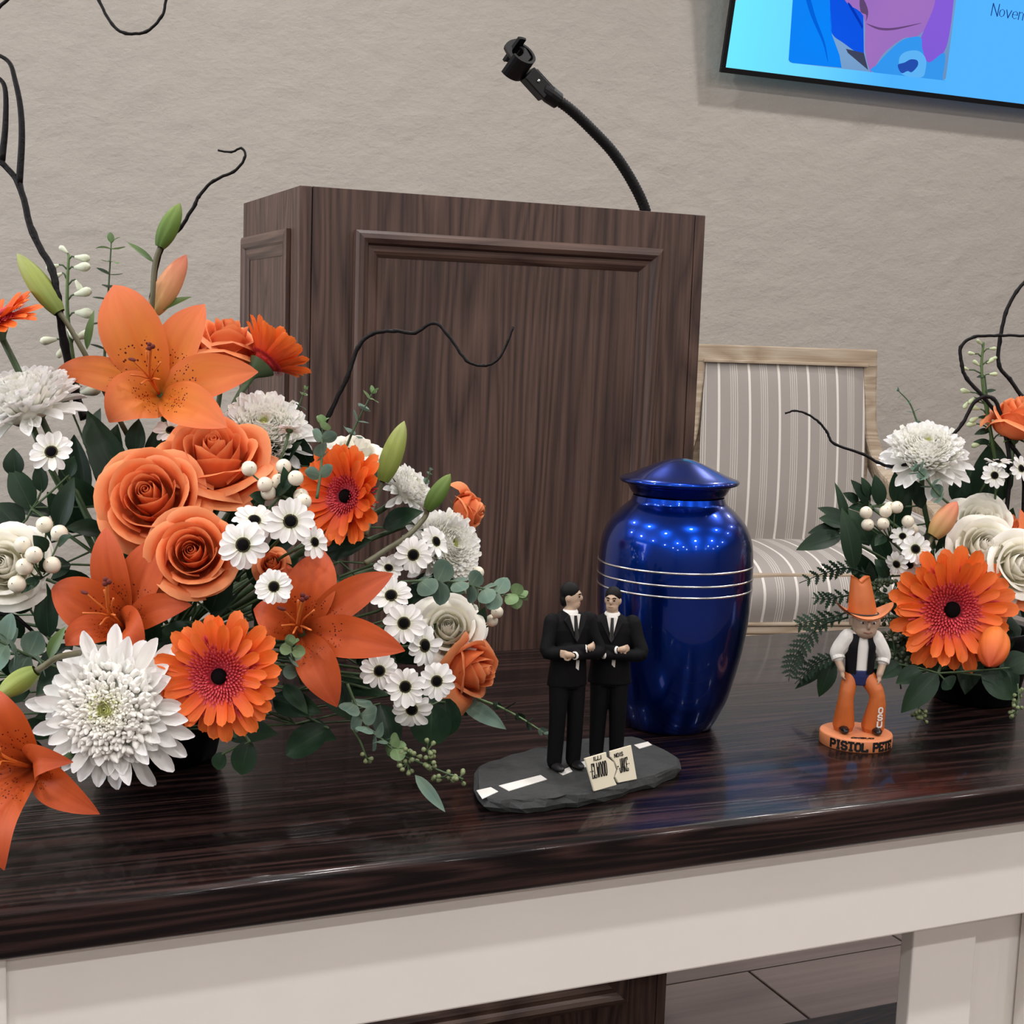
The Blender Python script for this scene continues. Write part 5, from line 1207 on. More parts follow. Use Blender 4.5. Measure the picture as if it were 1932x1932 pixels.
filling('dark green leaves filling the gaps between the large arrangement flowers', [(-260, 1000), (-30, 960), (120, 930), (240, 850), (420, 850), (560, 820), (720, 900), (860, 1050), (930, 1180), (880, 1330), (760, 1380), (640, 1390), (520, 1420), (330, 1430), (60, 1420), (-240, 1420)], 74,
        lambda x, y: 1.30+0.20*((x-350)/560)**2*(1 if x > 350 else .2)+0.05*((1150-y)/300), 'A', (400, 1250), 'leafy filling of the large arrangement', seed=4)
# ================================================================== right arrangement
gerbera('orange gerbera with dark eye right behind the cowboy figurine', 1796, 1150, 1.58, 124, (-0.02, 0.06, 1), 'B', elev=0.10, elev2=0.30, seed=9, spin=0.3)
mum('white chrysanthemum on top of the right arrangement, before the chair', 1746, 862, 1.66, 92, (-0.05, 0.72, 0.65), 'B', droop=0.25, seed=7, ragged=0.06)
rose('white_rose', 'white rose behind, uppermost of the right arrangement roses', 'open', 'white_rose', 1852, 974, 1.64, 54, (-0.1, 0.55, 0.8), 'B', 0.4, group=WG, seed=11)
rose('white_rose', 'white rose in the middle above the right gerbera', 'open', 'white_rose', 1866, 1024, 1.60, 56, (0.0, 0.35, 1), 'B', 1.4, group=WG, seed=12)
rose('white_rose', 'white rose cut by the right edge', 'open', 'white_rose', 1934, 1062, 1.58, 56, (0.1, 0.2, 1), 'B', 2.4, group=WG, seed=13)
rose('white_rose', 'white rosebud half hidden left of the middle white rose', 'bud', 'white_rose', 1806, 1032, 1.65, 30, (-0.3, 0.8, 0.6), 'B', 2.4, group=WG, seed=14)
rose('orange_rose', 'orange rose at the right edge high against the wall', 'bud', 'rose', 1922, 778, 1.66, 54, (0.05, 1, 0.3), 'B', 0.6, group=RG, seed=15)
rose('orange_rose', 'red-orange rosebud between the white roses of the right arrangement', 'bud', 'rose', 1905, 985, 1.66, 26, (0.4, 0.9, 0.5), 'B', 0.6, group=RG, seed=16)
lily('orange lily petals entering at the right edge beside the gerbera', 1968, 1130, 1.60, (-0.3, 0.3, 1), [
    (1916, 1146, -0.01, 46, 0.01), (1925, 960, 0.02, 40, 0.012), (1985, 1220, 0, 46, 0.01), (2030, 1110, 0, 46, 0.01)], 'B', 'lily', stamens=False, seed=6)
bud('half open orange bud under the right gerbera', (1880, 1192), (1866, 1258), 1.575, 66, 'bud_r', None, 'B', dtip=-0.04)
bud('olive and orange lily bud leaning beside the white roses', (1760, 1012), (1806, 946), 1.60, 46, 'bud_o', None, 'B')
D2 = [
 ('small white daisy on the dark leaf left of the right edge', 1876, 897, 1.64, 26, (0.05, 0.1, 1)),
 ('white daisy seen from the side above the small dark-eyed one', 1882, 873, 1.65, 28, (0.0, 1, 0.25)),
 ('white daisy cut by the right edge over the white roses', 1926, 884, 1.63, 26, (0.4, 0.2, 0.8)),
 ('white daisy under the white berries of the right arrangement', 1703, 1012, 1.60, 24, (-0.3, 0.4, 0.9)),
 ('white daisy touching the top left petals of the right gerbera', 1727, 1036, 1.585, 31, (0.0, 0.2, 1)),
 ('white daisy turned down left of the right gerbera', 1692, 1064, 1.59, 26, (-0.6, -0.3, 0.7)),
 ('white daisy half hidden behind the right gerbera petals', 1716, 1066, 1.60, 26, (0.0, -0.4, 0.9)),
]
for i, (lb, x, y, d, r, fc) in enumerate(D2): daisy(lb, x, y, d, r, fc, 'B', spin=i*0.5, n=(13, 14, 12, 11, 13, 12, 12)[i], seed=40+i)
berries('white berries over the dark leaves of the right arrangement', (1680, 1020), [(1634, 967), (1671, 965), (1692, 957), (1637, 990), (1666, 988), (1713, 984), (1722, 1000, .02), (1679, 958, .01)], 1.60, 12, 'B', [(1670, 1010, 1650, 1030, 22), (1690, 1000, 1712, 1020, 20)])
twig('thin twig sweeping left in front of the striped chair', [(1895, 1000, 1.66), (1905, 880, 1.66), (1892, 800, 1.66), (1874, 752, 1.66), (1842, 756, 1.66), (1815, 800, 1.66), (1790, 828, 1.66), (1745, 862, 1.65), (1690, 880, 1.65), (1655, 872, 1.65), (1630, 857, 1.65), (1575, 838, 1.65), (1560, 815, 1.65), (1545, 796, 1.65), (1520, 780, 1.65), (1499, 775, 1.65), (1481, 780, 1.65)], 4.2, rtip=0.4)
twig('dark branch with a square loop at the right edge', [(1930, 1010, 1.67), (1930, 880, 1.67), (1900, 830, 1.67), (1888, 790, 1.67), (1856, 750, 1.67), (1824, 714, 1.67), (1815, 690, 1.67), (1813, 655, 1.67), (1838, 636, 1.67), (1885, 633, 1.67), (1945, 634, 1.67)], 4.4, rtip=0.6)
twig('thin dark branch bending up the wall at the right edge', [(1960, 780, 1.68), (1928, 748, 1.68), (1905, 715, 1.68), (1885, 690, 1.68), (1886, 645, 1.68), (1898, 590, 1.68), (1918, 550, 1.68), (1945, 520, 1.68)], 4.0, rtip=0.8)
spike('stalk of small green-white buds in front of the wall at right', [(1880, 880, 1.68), (1868, 810, 1.68), (1856, 740, 1.68), (1852, 690, 1.68), (1856, 645, 1.68)],
    [(1852, 650, -0.6, 0.5, 14), (1866, 658, 1, 0.0, 14), (1840, 668, -1, 0.2, 14), (1868, 680, 0.6, 0.3, 14), (1848, 690, -0.5, 0.4, 16), (1862, 686, 0.7, 0.5, 18), (1828, 698, -1, 0.3, 14), (1866, 706, 1, 0, 16), (1830, 740, -1, 0.2, 20), (1838, 750, -0.6, -0.6, 18), (1826, 758, -0.6, -0.8, 18), (1850, 772, -1, 0.2, 20), (1846, 788, -1, -0.4, 20), (1842, 800, -1, -0.1, 20), (1860, 800, 0.6, 0.2, 18), (1850, 838, -1, -0.2, 20), (1884, 820, 1, 0.1, 16)], 'spike_g')
leaf_sprig('small dark leaves low on the green-white bud stalk', [(1868, 812, 1838, 820, 14), (1870, 836, 1836, 834, 14), (1858, 740, 1880, 736, 8), (1860, 710, 1842, 712, 8), (1872, 790, 1846, 786, 8)], 1.68, 'B', 'leaf', stem=False)
eucalyptus('small eucalyptus shoot above the right chrysanthemum', [(1742, 830, 1.70), (1728, 790, 1.70), (1716, 760, 1.70), (1696, 738, 1.70)], 4, 20, 'euca', 21, None, flat=0.2, wide=0.7)
eucalyptus('pale eucalyptus tip under the right chrysanthemum', [(1790, 950, 1.61), (1768, 930, 1.61), (1745, 900, 1.61), (1732, 888, 1.61)], 4, 30, 'euca', 22, None, flat=0.3, taper=0.7)
leaf_sprig('cluster of broad green leaves in front of the striped seat', [(1590, 1010, 1502, 1038, 40), (1588, 1000, 1524, 1006, 30, .01), (1592, 990, 1545, 978, 32, .01), (1600, 985, 1542, 958, 26, .02), (1612, 1075, 1588, 958, 40, -.02), (1600, 1000, 1575, 910, 20, .03), (1640, 1030, 1600, 960, 44, .02)], 1.62, 'B', 'leaf')
leaf_sprig('dark broad leaf behind the small daisies at right', [(1860, 960, 1875, 830, 80), (1800, 950, 1835, 880, 50, .02)], 1.70, 'B', 'leaf')
leaf_sprig('jagged dark leaves under the right chrysanthemum', [(1640, 955, 1605, 905, 26), (1660, 955, 1650, 895, 30), (1690, 950, 1688, 890, 30), (1700, 960, 1712, 905, 24), (1620, 950, 1590, 930, 22), (1650, 960, 1600, 958, 26), (1740, 960, 1715, 900, 34), (1640, 940, 1625, 900, 20)], 1.655, 'B', 'fern')
leaf_sprig('glossy variegated leaf lying under the right gerbera', [(1770, 1270, 1700, 1345, 48), (1740, 1262, 1690, 1290, 36, .01), (1780, 1280, 1795, 1300, 40), (1850, 1270, 1910, 1320, 60, .01), (1900, 1262, 1945, 1240, 50), (1700, 1250, 1660, 1280, 34, .02)], 1.57, 'B', 'leaf')
leaf_sprig('grey-green leaf hanging behind the cowboy figurine', [(1572, 1245, 1545, 1315, 34), (1565, 1255, 1500, 1300, 20, .02), (1675, 1090, 1650, 1055, 34), (1640, 1130, 1640, 1060, 30, .03)], 1.63, 'B', 'leaf')
fern('fern frond pointing left over the striped seat', [(1640, 1085, 1.63), (1600, 1072, 1.63), (1560, 1080, 1.63), (1508, 1100, 1.63)], 9, 26, seed=1)
fern('fern frond behind the cowboy hat', [(1630, 1120, 1.64), (1590, 1125, 1.64), (1560, 1130, 1.64), (1532, 1128, 1.64)], 7, 24, seed=2)
fern('fern frond spreading left of the cowboy head', [(1610, 1150, 1.64), (1570, 1165, 1.64), (1530, 1172, 1.64), (1500, 1180, 1.64)], 8, 26, seed=3)
fern('long fern frond arching down to the table left of the cowboy', [(1600, 1165, 1.63), (1550, 1180, 1.62), (1515, 1215, 1.61), (1495, 1250, 1.60), (1488, 1285, 1.59)], 14, 26, seed=4)
fern('low fern frond left of the cowboy vest', [(1585, 1235, 1.62), (1555, 1245, 1.62), (1525, 1262, 1.62), (1500, 1290, 1.61)], 9, 24, seed=5)
seeded('dark seed clusters between the cowboy and the right gerbera', [(1700, 1300, 1.62), (1690, 1240, 1.62), (1680, 1180, 1.62), (1670, 1130, 1.62), (1640, 1095, 1.62)], [(1640, 1100), (1665, 1100), (1690, 1110), (1660, 1130), (1690, 1140), (1670, 1165), (1700, 1170), (1680, 1200), (1710, 1200), (1690, 1230), (1720, 1235), (1670, 1240), (1700, 1260)], 'seed_d', 4.5, per=8, spread=18, seed=5)
seeded('pale seed spray hanging at the right edge', [(1920, 1290, 1.56), (1922, 1320, 1.555), (1918, 1350, 1.55)], [(1925, 1310), (1918, 1330), (1916, 1345)], 'seed', 4.0, per=6, spread=13, seed=6)
seeded('seed spray under the glossy leaf of the right arrangement', [(1740, 1300, 1.58), (1735, 1330, 1.575), (1730, 1350, 1.57)], [(1738, 1340), (1728, 1352), (1742, 1358)], 'seed', 4.0, per=6, spread=12, seed=7)
filling('dark green leaves filling the gaps between the right arrangement flowers', [(1600, 990), (1680, 930), (1780, 930), (1850, 920), (1960, 930), (1960, 1290), (1860, 1310), (1740, 1290), (1640, 1260), (1610, 1120)], 62,
        lambda x, y: 1.65+0.03*((1150-y)/200), 'B', (1830, 1150), 'leafy filling of the right arrangement', seed=8, lpx=(60, 95))

# ================================================================== figurines
MF = {}
MF['suit'] = plain('suit_cloth', srgb(7, 7, 10), 0.7, spec=0.15, var=0.2, scale=3)
MF['suit_hi'] = plain('suit_lapel', srgb(14, 13, 16), 0.65, spec=0.2, var=0.2, scale=3)
MF['skin'] = plain('painted_skin', srgb(186, 160, 138), 0.55, var=0.06, scale=3)
MF['skin_d'] = plain('painted_tan_skin', srgb(176, 150, 130), 0.55, var=0.06, scale=3)
MF['hair'] = plain('painted_dark_hair', srgb(8, 7, 8), 0.6, spec=0.2, var=0.2, scale=8)
MF['shirt'] = plain('painted_white', srgb(228, 226, 222), 0.55, var=0.02)
MF['tie'] = plain('painted_black', srgb(12, 12, 14), 0.5)
MF['shoe'] = plain('painted_shoe', srgb(20, 20, 23), 0.45)
MF['lip'] = plain('painted_lip', srgb(140, 92, 80), 0.6)
MF['road'] = plain('painted_asphalt', srgb(50, 52, 53), 0.85, var=0.35, scale=160, bump=0.6)
MF['plate'] = plain('painted_plate', srgb(226, 218, 196), 0.55, var=0.03)
MF['orange'] = plain('painted_orange', srgb(188, 98, 44), 0.5, var=0.08, scale=20)
MF['orange_l'] = plain('painted_pale_orange', srgb(210, 130, 86), 0.5, var=0.06, scale=20)
MF['vest'] = plain('painted_vest', srgb(8, 8, 14), 0.6, spec=0.2)
MF['jeans'] = plain('painted_jeans', srgb(22, 34, 84), 0.6)
MF['boot'] = plain('painted_boot', srgb(16, 16, 20), 0.3)

def remesh(mb_, mat, voxel, name, smooth=4):
    me = mb_.mesh('tmp', None); o = bpy.data.objects.new('tmp', me); COL.objects.link(o)
    r = o.modifiers.new('r', 'REMESH'); r.mode = 'VOXEL'; r.voxel_size = voxel
    s = o.modifiers.new('s', 'SMOOTH'); s.iterations = smooth; s.factor = 0.5
    dg = bpy.context.evaluated_depsgraph_get(); dg.update()
    out = bpy.data.meshes.new_from_object(o.evaluated_get(dg)); out.name = name
    bpy.data.objects.remove(o); bpy.data.meshes.remove(me)
    out.materials.clear(); out.materials.append(mat); out.polygons.foreach_set('use_smooth', [True]*len(out.polygons)); return out
def loft(m, secs, seg=20):
    n = len(secs)-1; b = len(m.v)
    m.grid(lambda u, v: Vector((secs[round(u*n)][0]+secs[round(u*n)][3]*math.cos(2*PI*v), secs[round(u*n)][1]+secs[round(u*n)][4]*math.sin(2*PI*v), secs[round(u*n)][2])), n, seg, True)
    m.face(*[b+k for k in range(seg)]); m.face(*[b+n*seg+k for k in range(seg)][::-1])
def limb(m, pts, rad, seg=12):
    pts = [Vector(p) for p in pts]; m.tube(catmull(pts, 4), [lerp(rad[min(len(rad)-2, i//4)], rad[min(len(rad)-1, i//4+1)], (i % 4)/4) if i < 4*(len(rad)-1) else rad[-1] for i in range(4*(len(pts)-1)+1)], seg)
    for p, r in ((pts[0], rad[0]), (pts[-1], rad[-1])): m.ball(p, r*0.98, 6, 10)
def hand(m, wrist, dirv, palm_n, sgn, s=1.0):
    """palm, four curled fingers and a thumb"""
    d = Vector(dirv).normalized(); n = Vector(palm_n).normalized(); x = d.cross(n).normalized(); wv = Vector(wrist)
    m.ball(wv+d*0.045*s, (0.03*s,)*3); m.ball(wv+d*0.07*s, (0.032*s,)*3)
    for k, l_ in enumerate((0.050, 0.058, 0.054, 0.042)):
        b = wv+d*0.085*s+x*(k-1.5)*0.019*s; m.tube([b, b+d*l_*0.6*s+n*0.008*s, b+d*l_*0.85*s+n*0.03*s], [0.0095*s, 0.009*s, 0.0075*s], 8)
    b = wv+d*0.035*s-x*0.03*s*sgn; m.tube([b, b+(d*0.6-x*sgn*0.6)*0.035*s, b+(d-x*0.3*sgn)*0.06*s], [0.012*s, 0.010*s, 0.008*s], 8)
def heading(a, c):
    v = RV*a-WV*c; v.z = 0; v.normalize(); return math.atan2(v.x, -v.y)

# ---- figurine of two men in dark suits on a piece of road
BZ = 0.0125
b0 = PZ(1090, 1462, TABLE_Z)
fig = thing('suited_men_figurine', 'figurine of two men in dark suits on a road slab before the urn', 'figurine', None, T(b0))
rim = [(893, 1462), (899, 1450), (915, 1443), (938, 1438), (962, 1430), (985, 1424), (1008, 1416), (1030, 1412), (1060, 1404), (1100, 1400), (1150, 1396), (1190, 1393), (1216, 1398), (1236, 1410), (1258, 1420), (1284, 1434), (1287, 1446), (1280, 1452), (1258, 1460), (1240, 1470), (1218, 1474), (1190, 1482), (1178, 1490), (1160, 1492), (1142, 1497), (1120, 1500), (1092, 1508), (1066, 1508), (1046, 1513), (1030, 1517), (1006, 1516), (986, 1519), (960, 1517), (942, 1519), (915, 1514), (900, 1502), (896, 1484)]
rnd = random.Random(5); m = MB(); n = len(rim)
top_ = [PZ(x, y-7, TABLE_Z+BZ)-b0 for x, y in rim]; cen_ = sum(top_, Vector())/n
rows = []
for k, (zz, sc_) in enumerate(((0.0004, 0.965), (BZ*0.45, 1.0), (BZ*0.8, 0.985), (BZ, 0.965))):
    rows.append([m.vert(Vector((cen_.x+(p.x-cen_.x)*(sc_+rnd.uniform(-.025, .02)), cen_.y+(p.y-cen_.y)*(sc_+rnd.uniform(-.035, .025)), zz))) for p in top_])
for a_, b_ in zip(rows, rows[1:]):
    for i in range(n): m.face(a_[i], a_[(i+1) % n], b_[(i+1) % n], b_[i])
m.face(*rows[0][::-1]); m.face(*rows[-1])
link('road_slab', m.mesh('road_slab', MF['road'], False, fix=True), fig)
def onslab(x, y, h=0.0): return PZ(x, y, TABLE_Z+BZ+h)-b0
for q in ([(899, 1492), (926, 1486), (940, 1494), (910, 1508)], [(941, 1483), (1020, 1463), (1032, 1471), (960, 1493)], [(1053, 1457), (1074, 1448), (1080, 1456), (1062, 1463)], [(1091, 1440), (1112, 1434), (1118, 1443), (1100, 1449)], [(1196, 1406), (1222, 1400), (1230, 1406), (1206, 1413)]):
    m = MB(); m.prism([onslab(x, y, 0.0001) for x, y in q], (0, 0, 0.0005)); link('road_stripe', m.mesh('road_stripe', MF['shirt'], False, fix=True), fig)

def suited_man(at_px, height, body_h, head_h, stout, hairkind):
    p = PZ(*at_px, TABLE_Z+BZ)-b0; s = height/1.80
    Mm = T(p) @ Matrix.Rotation(body_h, 4, 'Z') @ Matrix.Scale(s, 4)
    k = stout; hr = Matrix.Rotation(head_h-body_h, 4, 'Z'); H = lambda q: hr @ (Vector(q)+Vector((0, 0, -.028)))
    A = dict(shR=(-.185*k, 0.0, 1.41), elR=(-.27*k, -.09, 1.14), wrR=(.05, -.225*k, 1.185), shL=(.185*k, 0.0, 1.41), elL=(.27*k, -.10, 1.12), wrL=(-.07, -.245*k, 1.135))
    # body: head, neck, trunk, arms and hands as one skin
    m = MB()
    m.ball(H((0, 0, 1.665)), (0.074, 0.094, 0.112), 12, 16, hr.to_3x3()); m.ball(H((0, -.030, 1.60)), (0.055*k, 0.062, 0.062), 10, 14, hr.to_3x3())
    m.ball(H((0, -.098, 1.652)), (0.013, 0.018, 0.024), 6, 8, hr.to_3x3()); m.ball(H((0, -.078, 1.69)), (0.05, 0.022, 0.016), 6, 8, hr.to_3x3())
    for e in (-1, 1): m.ball(H((e*.075, .008, 1.652)), (0.012, 0.022, 0.032), 6, 8, hr.to_3x3())
    limb(m, [(0, .012, 1.40), (0, .008, 1.48), (0, 0, 1.60)], [.07, .056*k, .052], 14)
    loft(m, [(0, 0, .92, .15, .10), (0, 0, 1.1, .15*k, .10), (0, 0, 1.3, .17*k, .10), (0, 0, 1.42, .15*k, .08)])
    for side_ in 'RL':
        limb(m, [A['sh'+side_], A['el'+side_], A['wr'+side_]], [.045, .035, .026], 10)
    hand(m, A['wrR'], (0.9, 0.25, 0.12), (0, 1, 0), 1); hand(m, A['wrL'], (-0.9, 0.30, 0.10), (0, 1, 0), -1)
    body = link('man_figure', remesh(m, MF['skin'], 0.0085, 'man_figure', 2), fig, Mm)
    # jacket with folded sleeves
    m = MB(); loft(m, [(0, .01, .80, .20*k, .135*k), (0, .008, .90, .19*k, .135*k), (0, 0, 1.03, .178*k, .125*k), (0, 0, 1.2, .195*k, .13*k), (0, .0, 1.34, .21*k, .125), (0, .005, 1.42, .20*k, .105), (0, .012, 1.475, .12, .085), (0, .015, 1.50, .075, .07)], 24)
    for side_ in 'RL':
        wv = Vector(A['wr'+side_]); ev = Vector(A['el'+side_]); limb(m, [A['sh'+side_], ((Vector(A['sh'+side_])+ev)/2+Vector((0, .01, 0))), A['el'+side_], ev.lerp(wv, .55), wv.lerp(ev, .06)], [.078*k, .070*k, .064*k, .056, .047], 14)
    link('jacket', remesh(m, MF['suit'], 0.010, 'jacket', 3), body)
    # shirt front, collar, cuffs, tie, lapels
    fy = -.135*max(1, k*0.98)
    m = MB(); m.prism([(-.055, -.098, 1.478), (0, fy-.006, 1.245), (.055, -.098, 1.478)], (0, 0.03, 0)); link('shirt_front', m.mesh('shirt_front', MF['shirt'], False, fix=True), body)
    m = MB(); loft(m, [(0, .004, 1.462, .088, .086), (0, .0, 1.49, .074*k, .076), (0, 0, 1.512, .064*k, .068)], 24); link('collar', m.mesh('collar', MF['shirt'], fix=True), body)
    m = MB(); m.prism([(.012, fy+.01, .985), (.045, fy+.012, .96), (.05, fy+.01, 1.08), (.015, fy+.005, 1.09)], (0, 0.03, 0)); link('shirt_front', m.mesh('shirt_front', MF['shirt'], False, fix=True), body)
    m = MB(); m.prism([(-.013, -.108, 1.472), (-.022, fy-.013, 1.27), (0, fy-.015, 1.235), (.022, fy-.013, 1.27), (.013, -.108, 1.472)], (0, 0.012, 0)); link('necktie', m.mesh('necktie', MF['tie'], False, fix=True), body)
    for e in (-1, 1):
        m = MB(); m.prism([(e*.06, -.095, 1.482), (e*.112, -.103, 1.43), (e*.085, -.128, 1.385), (e*.004, fy-.012, 1.225), (e*.012, fy-.008, 1.25)][::e], (0, 0.02, 0)); link('lapel', bevelled(m.mesh('lapel', MF['suit_hi'], False, fix=True), .004, 1), body)
    for side_ in 'RL':
        wv = Vector(A['wr'+side_]); ev = Vector(A['el'+side_]); m = MB(); m.tube([wv.lerp(ev, .08), wv.lerp(ev, -.03)], [.040, .038], 14); link('cuff', m.mesh('cuff', MF['shirt']), body)
    # trousers
    m = MB(); loft(m, [(0, 0, .78, .155*k, .11*k), (0, 0, .9, .165*k, .115*k), (0, 0, 1.0, .15*k, .10)], 20)
    for e in (-1, 1): limb(m, [(e*.085, 0, .86), (e*.095, -.008, .48), (e*.10, .012, .065)], [.10*k, .078*k, .072], 14)
    link('trousers', remesh(m, MF['suit'], 0.010, 'trousers', 3), body)
    for e in (-1, 1):
        m = MB(); m.ball((e*.105, -.055, .040), (.048, .125, .042), 10, 14); m.ball((e*.102, .035, .045), (.042, .05, .05), 8, 12); me = remesh(m, MF['shoe'], .009, 'shoe', 2)
        for v in me.vertices: v.co.z = max(v.co.z, 0.0)
        link('shoe', me, body)
    m = MB(); m.ball(H((0, .012, 1.704)), (0.081, 0.094, 0.092), 12, 18, hr.to_3x3()); m.ball(H((0, .050, 1.63)), (0.068, 0.055, 0.075), 10, 14, hr.to_3x3())
    link('hair', remesh(m, MF['hair'], .009, 'hair', 2), body)
    for e in (-1, 1):
        m = MB(); m.ball(H((e*.030, -.085, 1.668)), (.012, .008, .007), 6, 8, hr.to_3x3()); link('eye', m.mesh('eye', MF['hair']), body)
        m = MB(); m.tube([H((e*.014, -.094, 1.69)), H((e*.032, -.094, 1.697)), H((e*.048, -.082, 1.692))], .0055, 6); link('eyebrow', m.mesh('eyebrow', MF['hair']), body)
    m = MB(); m.tube([H((-.022, -.082, 1.600)), H((0, -.0885, 1.599)), H((.022, -.082, 1.600))], .0055, 6); link('mouth', m.mesh('mouth', MF['lip']), body)
    return body
suited_man((1064, 1449), 0.1845, heading(0.50, 1), heading(1.0, 0.22), 1.0, 0)
suited_man((1143, 1434), 0.176, heading(-0.05, 1), heading(-0.28, 1), 1.10, 1)

# broken number plate standing on the slab
pa, pb = PZ(1122, 1493, TABLE_Z+BZ), PZ(1202, 1471, TABLE_Z+BZ)
ex = (pb-pa).normalized(); en = Vector((ex.y, -ex.x, 0)).normalized()
if en.dot(WV) > 0: en = -en
en = (en + Vector((0, 0, 0.22))).normalized(); eu = en.cross(ex).normalized()
if eu.z < 0: eu = -eu
def onplate(x, y): q = PP(x, y, pa, en)-pa; return (q.dot(ex), q.dot(eu))
def pl3(a, b, h): return pa+ex*a+eu*b+en*h-b0
for q in ([(1122, 1493), (1104, 1431), (1144, 1419), (1145, 1428), (1158, 1438), (1163, 1452), (1158, 1468), (1164, 1481)], [(1167, 1477), (1161, 1466), (1167, 1452), (1160, 1437), (1153, 1428), (1152, 1417), (1191, 1406), (1202, 1470)]):
    m = MB(); m.prism([pl3(*onplate(x, y), -0.0022) for x, y in q], en*0.0022); pp = link('plate_piece', bevelled(m.mesh('plate_piece', MF['plate'], False, fix=True), 0.0003, 1), fig)
    if q[0][0] < 1150:
        o_ = onplate(1117, 1469); u_ = onplate(1157, 1459); base_ = o_; dx_ = (u_[0]-o_[0], u_[1]-o_[1])
    else:
        o_ = onplate(1166, 1459); u_ = onplate(1194, 1451); dx_ = (u_[0]-o_[0], u_[1]-o_[1])
    L_ = math.hypot(*dx_); c_, s_ = dx_[0]/L_, dx_[1]/L_
    f3 = lambda a, b, h, o_=o_, c_=c_, s_=s_: pl3(o_[0]+a*c_-b*s_, o_[1]+a*s_+b*c_, h+0.0001)
    k1 = 1.37/F; m = MB()
    if q[0][0] < 1150:
        letters(m, '.ELWOOD', -3*k1, 0, 3.9*k1, 25*k1, 2.5*k1, 1.7*k1, f3, 0.0004, {'.': 0.5, 'W': 1.35})
        letters(m, 'iLLi', 8*k1, 30*k1, 4.6*k1, 6.5*k1, 2.4*k1, 1.3*k1, f3, 0.0004, {'i': 0.4})
    else:
        letters(m, '-JAKE.', 0, 0, 3.7*k1, 24*k1, 2.3*k1, 1.6*k1, f3, 0.0004, {'.': 0.5, '-': 0.9})
        letters(m, 'NOiS', -4*k1, 29*k1, 4.4*k1, 6.5*k1, 2.2*k1, 1.3*k1, f3, 0.0004, {'i': 0.4})
    link('lettering', m.mesh('lettering', MF['tie'], False, fix=True), pp)

# ---- figurine of a cowboy on a round orange base
CBH = 0.0135
cbc = PZ(1615, 1379, TABLE_Z+CBH); cbd = (cbc-CAM).dot(WV); cr_ = 67.5*cbd/F
c0 = Vector((cbc.x, cbc.y, TABLE_Z))
cow = thing('cowboy_figurine', 'small cowboy figurine in orange hat and chaps on a round orange base', 'figurine', None, T(c0))
m = MB(); m.lathe([(0.0004, 0.0), (cr_*0.985, 0.0), (cr_, 0.0008), (cr_, CBH-0.0016), (cr_*0.985, CBH-0.0003), (cr_*0.96, CBH), (0.0004, CBH)], 64); cbase = link('base', m.mesh('base', MF['orange_l'], fix=True), cow)
ch_ = heading(-0.02, 1)
def ring3(a, b, h):
    an = ch_+a/cr_; r_ = cr_+0.0001+h; return Vector((r_*math.sin(an), -r_*math.cos(an), b))
m = MB(); letters(m, 'PISTOL PETE', -cr_*0.93, 0.0024, cr_*0.135, 0.0082, cr_*0.052, cr_*0.062, ring3, 0.0004, {'I': 0.75, ' ': 0.6})
link('lettering', m.mesh('lettering', MF['tie'], False, fix=True), cbase)
def top3(a, b, h): return Vector((a*math.cos(ch_)-b*math.sin(ch_), a*math.sin(ch_)+b*math.cos(ch_), CBH+0.0001+h))
m = MB(); letters(m, 'OKSUO', -0.0115, -0.030, 0.0036, 0.0042, 0.0012, 0.0013, top3, 0.0003, slant=0.5); link('lettering', m.mesh('lettering', MF['tie'], False, fix=True), cbase)
CS = 0.170
CMx = T((0, 0, CBH)) @ Matrix.Rotation(ch_, 4, 'Z') @ Matrix.Scale(CS, 4)
CMx = CMx @ T((0.0, 0.02, 0))
m = MB()
m.ball((.012, -.02, .705), (.086, .082, .105), 12, 16); m.ball((.014, -.045, .655), (.068, .060, .055), 10, 14); m.ball((.016, -.108, .695), (.014, .020, .026), 6, 8)
for e in (-1, 1): m.ball((.012+e*.088, -.01, .70), (.012, .022, .03), 6, 8)
limb(m, [(0, 0, .56), (0.004, -.008, .62), (0.01, -.015, .68)], [.05, .045, .045], 12)
loft(m, [(0, 0, .36, .07, .05), (0, 0, .45, .075, .05), (0, 0, .58, .085, .055)])
ARM = {-1: [(-.10, 0, .585), (-.145, .01, .49), (-.120, -.045, .395)], 1: [(.10, 0, .585), (.150, .015, .48), (.118, -.04, .375)]}
for e in (-1, 1): limb(m, ARM[e], [.034, .028, .022], 10)
hand(m, ARM[-1][2], (0.15, -0.35, -1), (0.9, 0.1, 0), 1, 0.50); hand(m, ARM[1][2], (-0.1, -0.3, -1), (-0.9, 0.1, 0), -1, 0.50)
cb = link('man_figure', remesh(m, MF['skin_d'], 0.0055, 'man_figure', 2), cow, CMx)
m = MB(); loft(m, [(0, 0, .375, .078, .056), (0, 0, .45, .082, .058), (0, 0, .55, .098, .062), (0, 0, .61, .090, .055), (0, 0, .635, .05, .04)], 24)
for e in (-1, 1): limb(m, [(e*.085, 0, .600), tuple(Vector(ARM[e][0]).lerp(Vector(ARM[e][1]), .55)), ARM[e][1], tuple(Vector(ARM[e][1]).lerp(Vector(ARM[e][2]), .22))], [.052, .052, .046, .040], 12)
link('shirt', remesh(m, MF['shirt'], 0.006, 'shirt', 3), cb)
for e in (-1, 1):
    q = Vector(ARM[e][1]).lerp(Vector(ARM[e][2]), .16); q2 = Vector(ARM[e][1]).lerp(Vector(ARM[e][2]), .38); m = MB(); m.tube([q, q2], [.044, .043], 14); link('rolled_cuff', bevelled(m.mesh('rolled_cuff', MF['shirt'], False), .006, 2), cb)
m = MB()                                               # open waistcoat
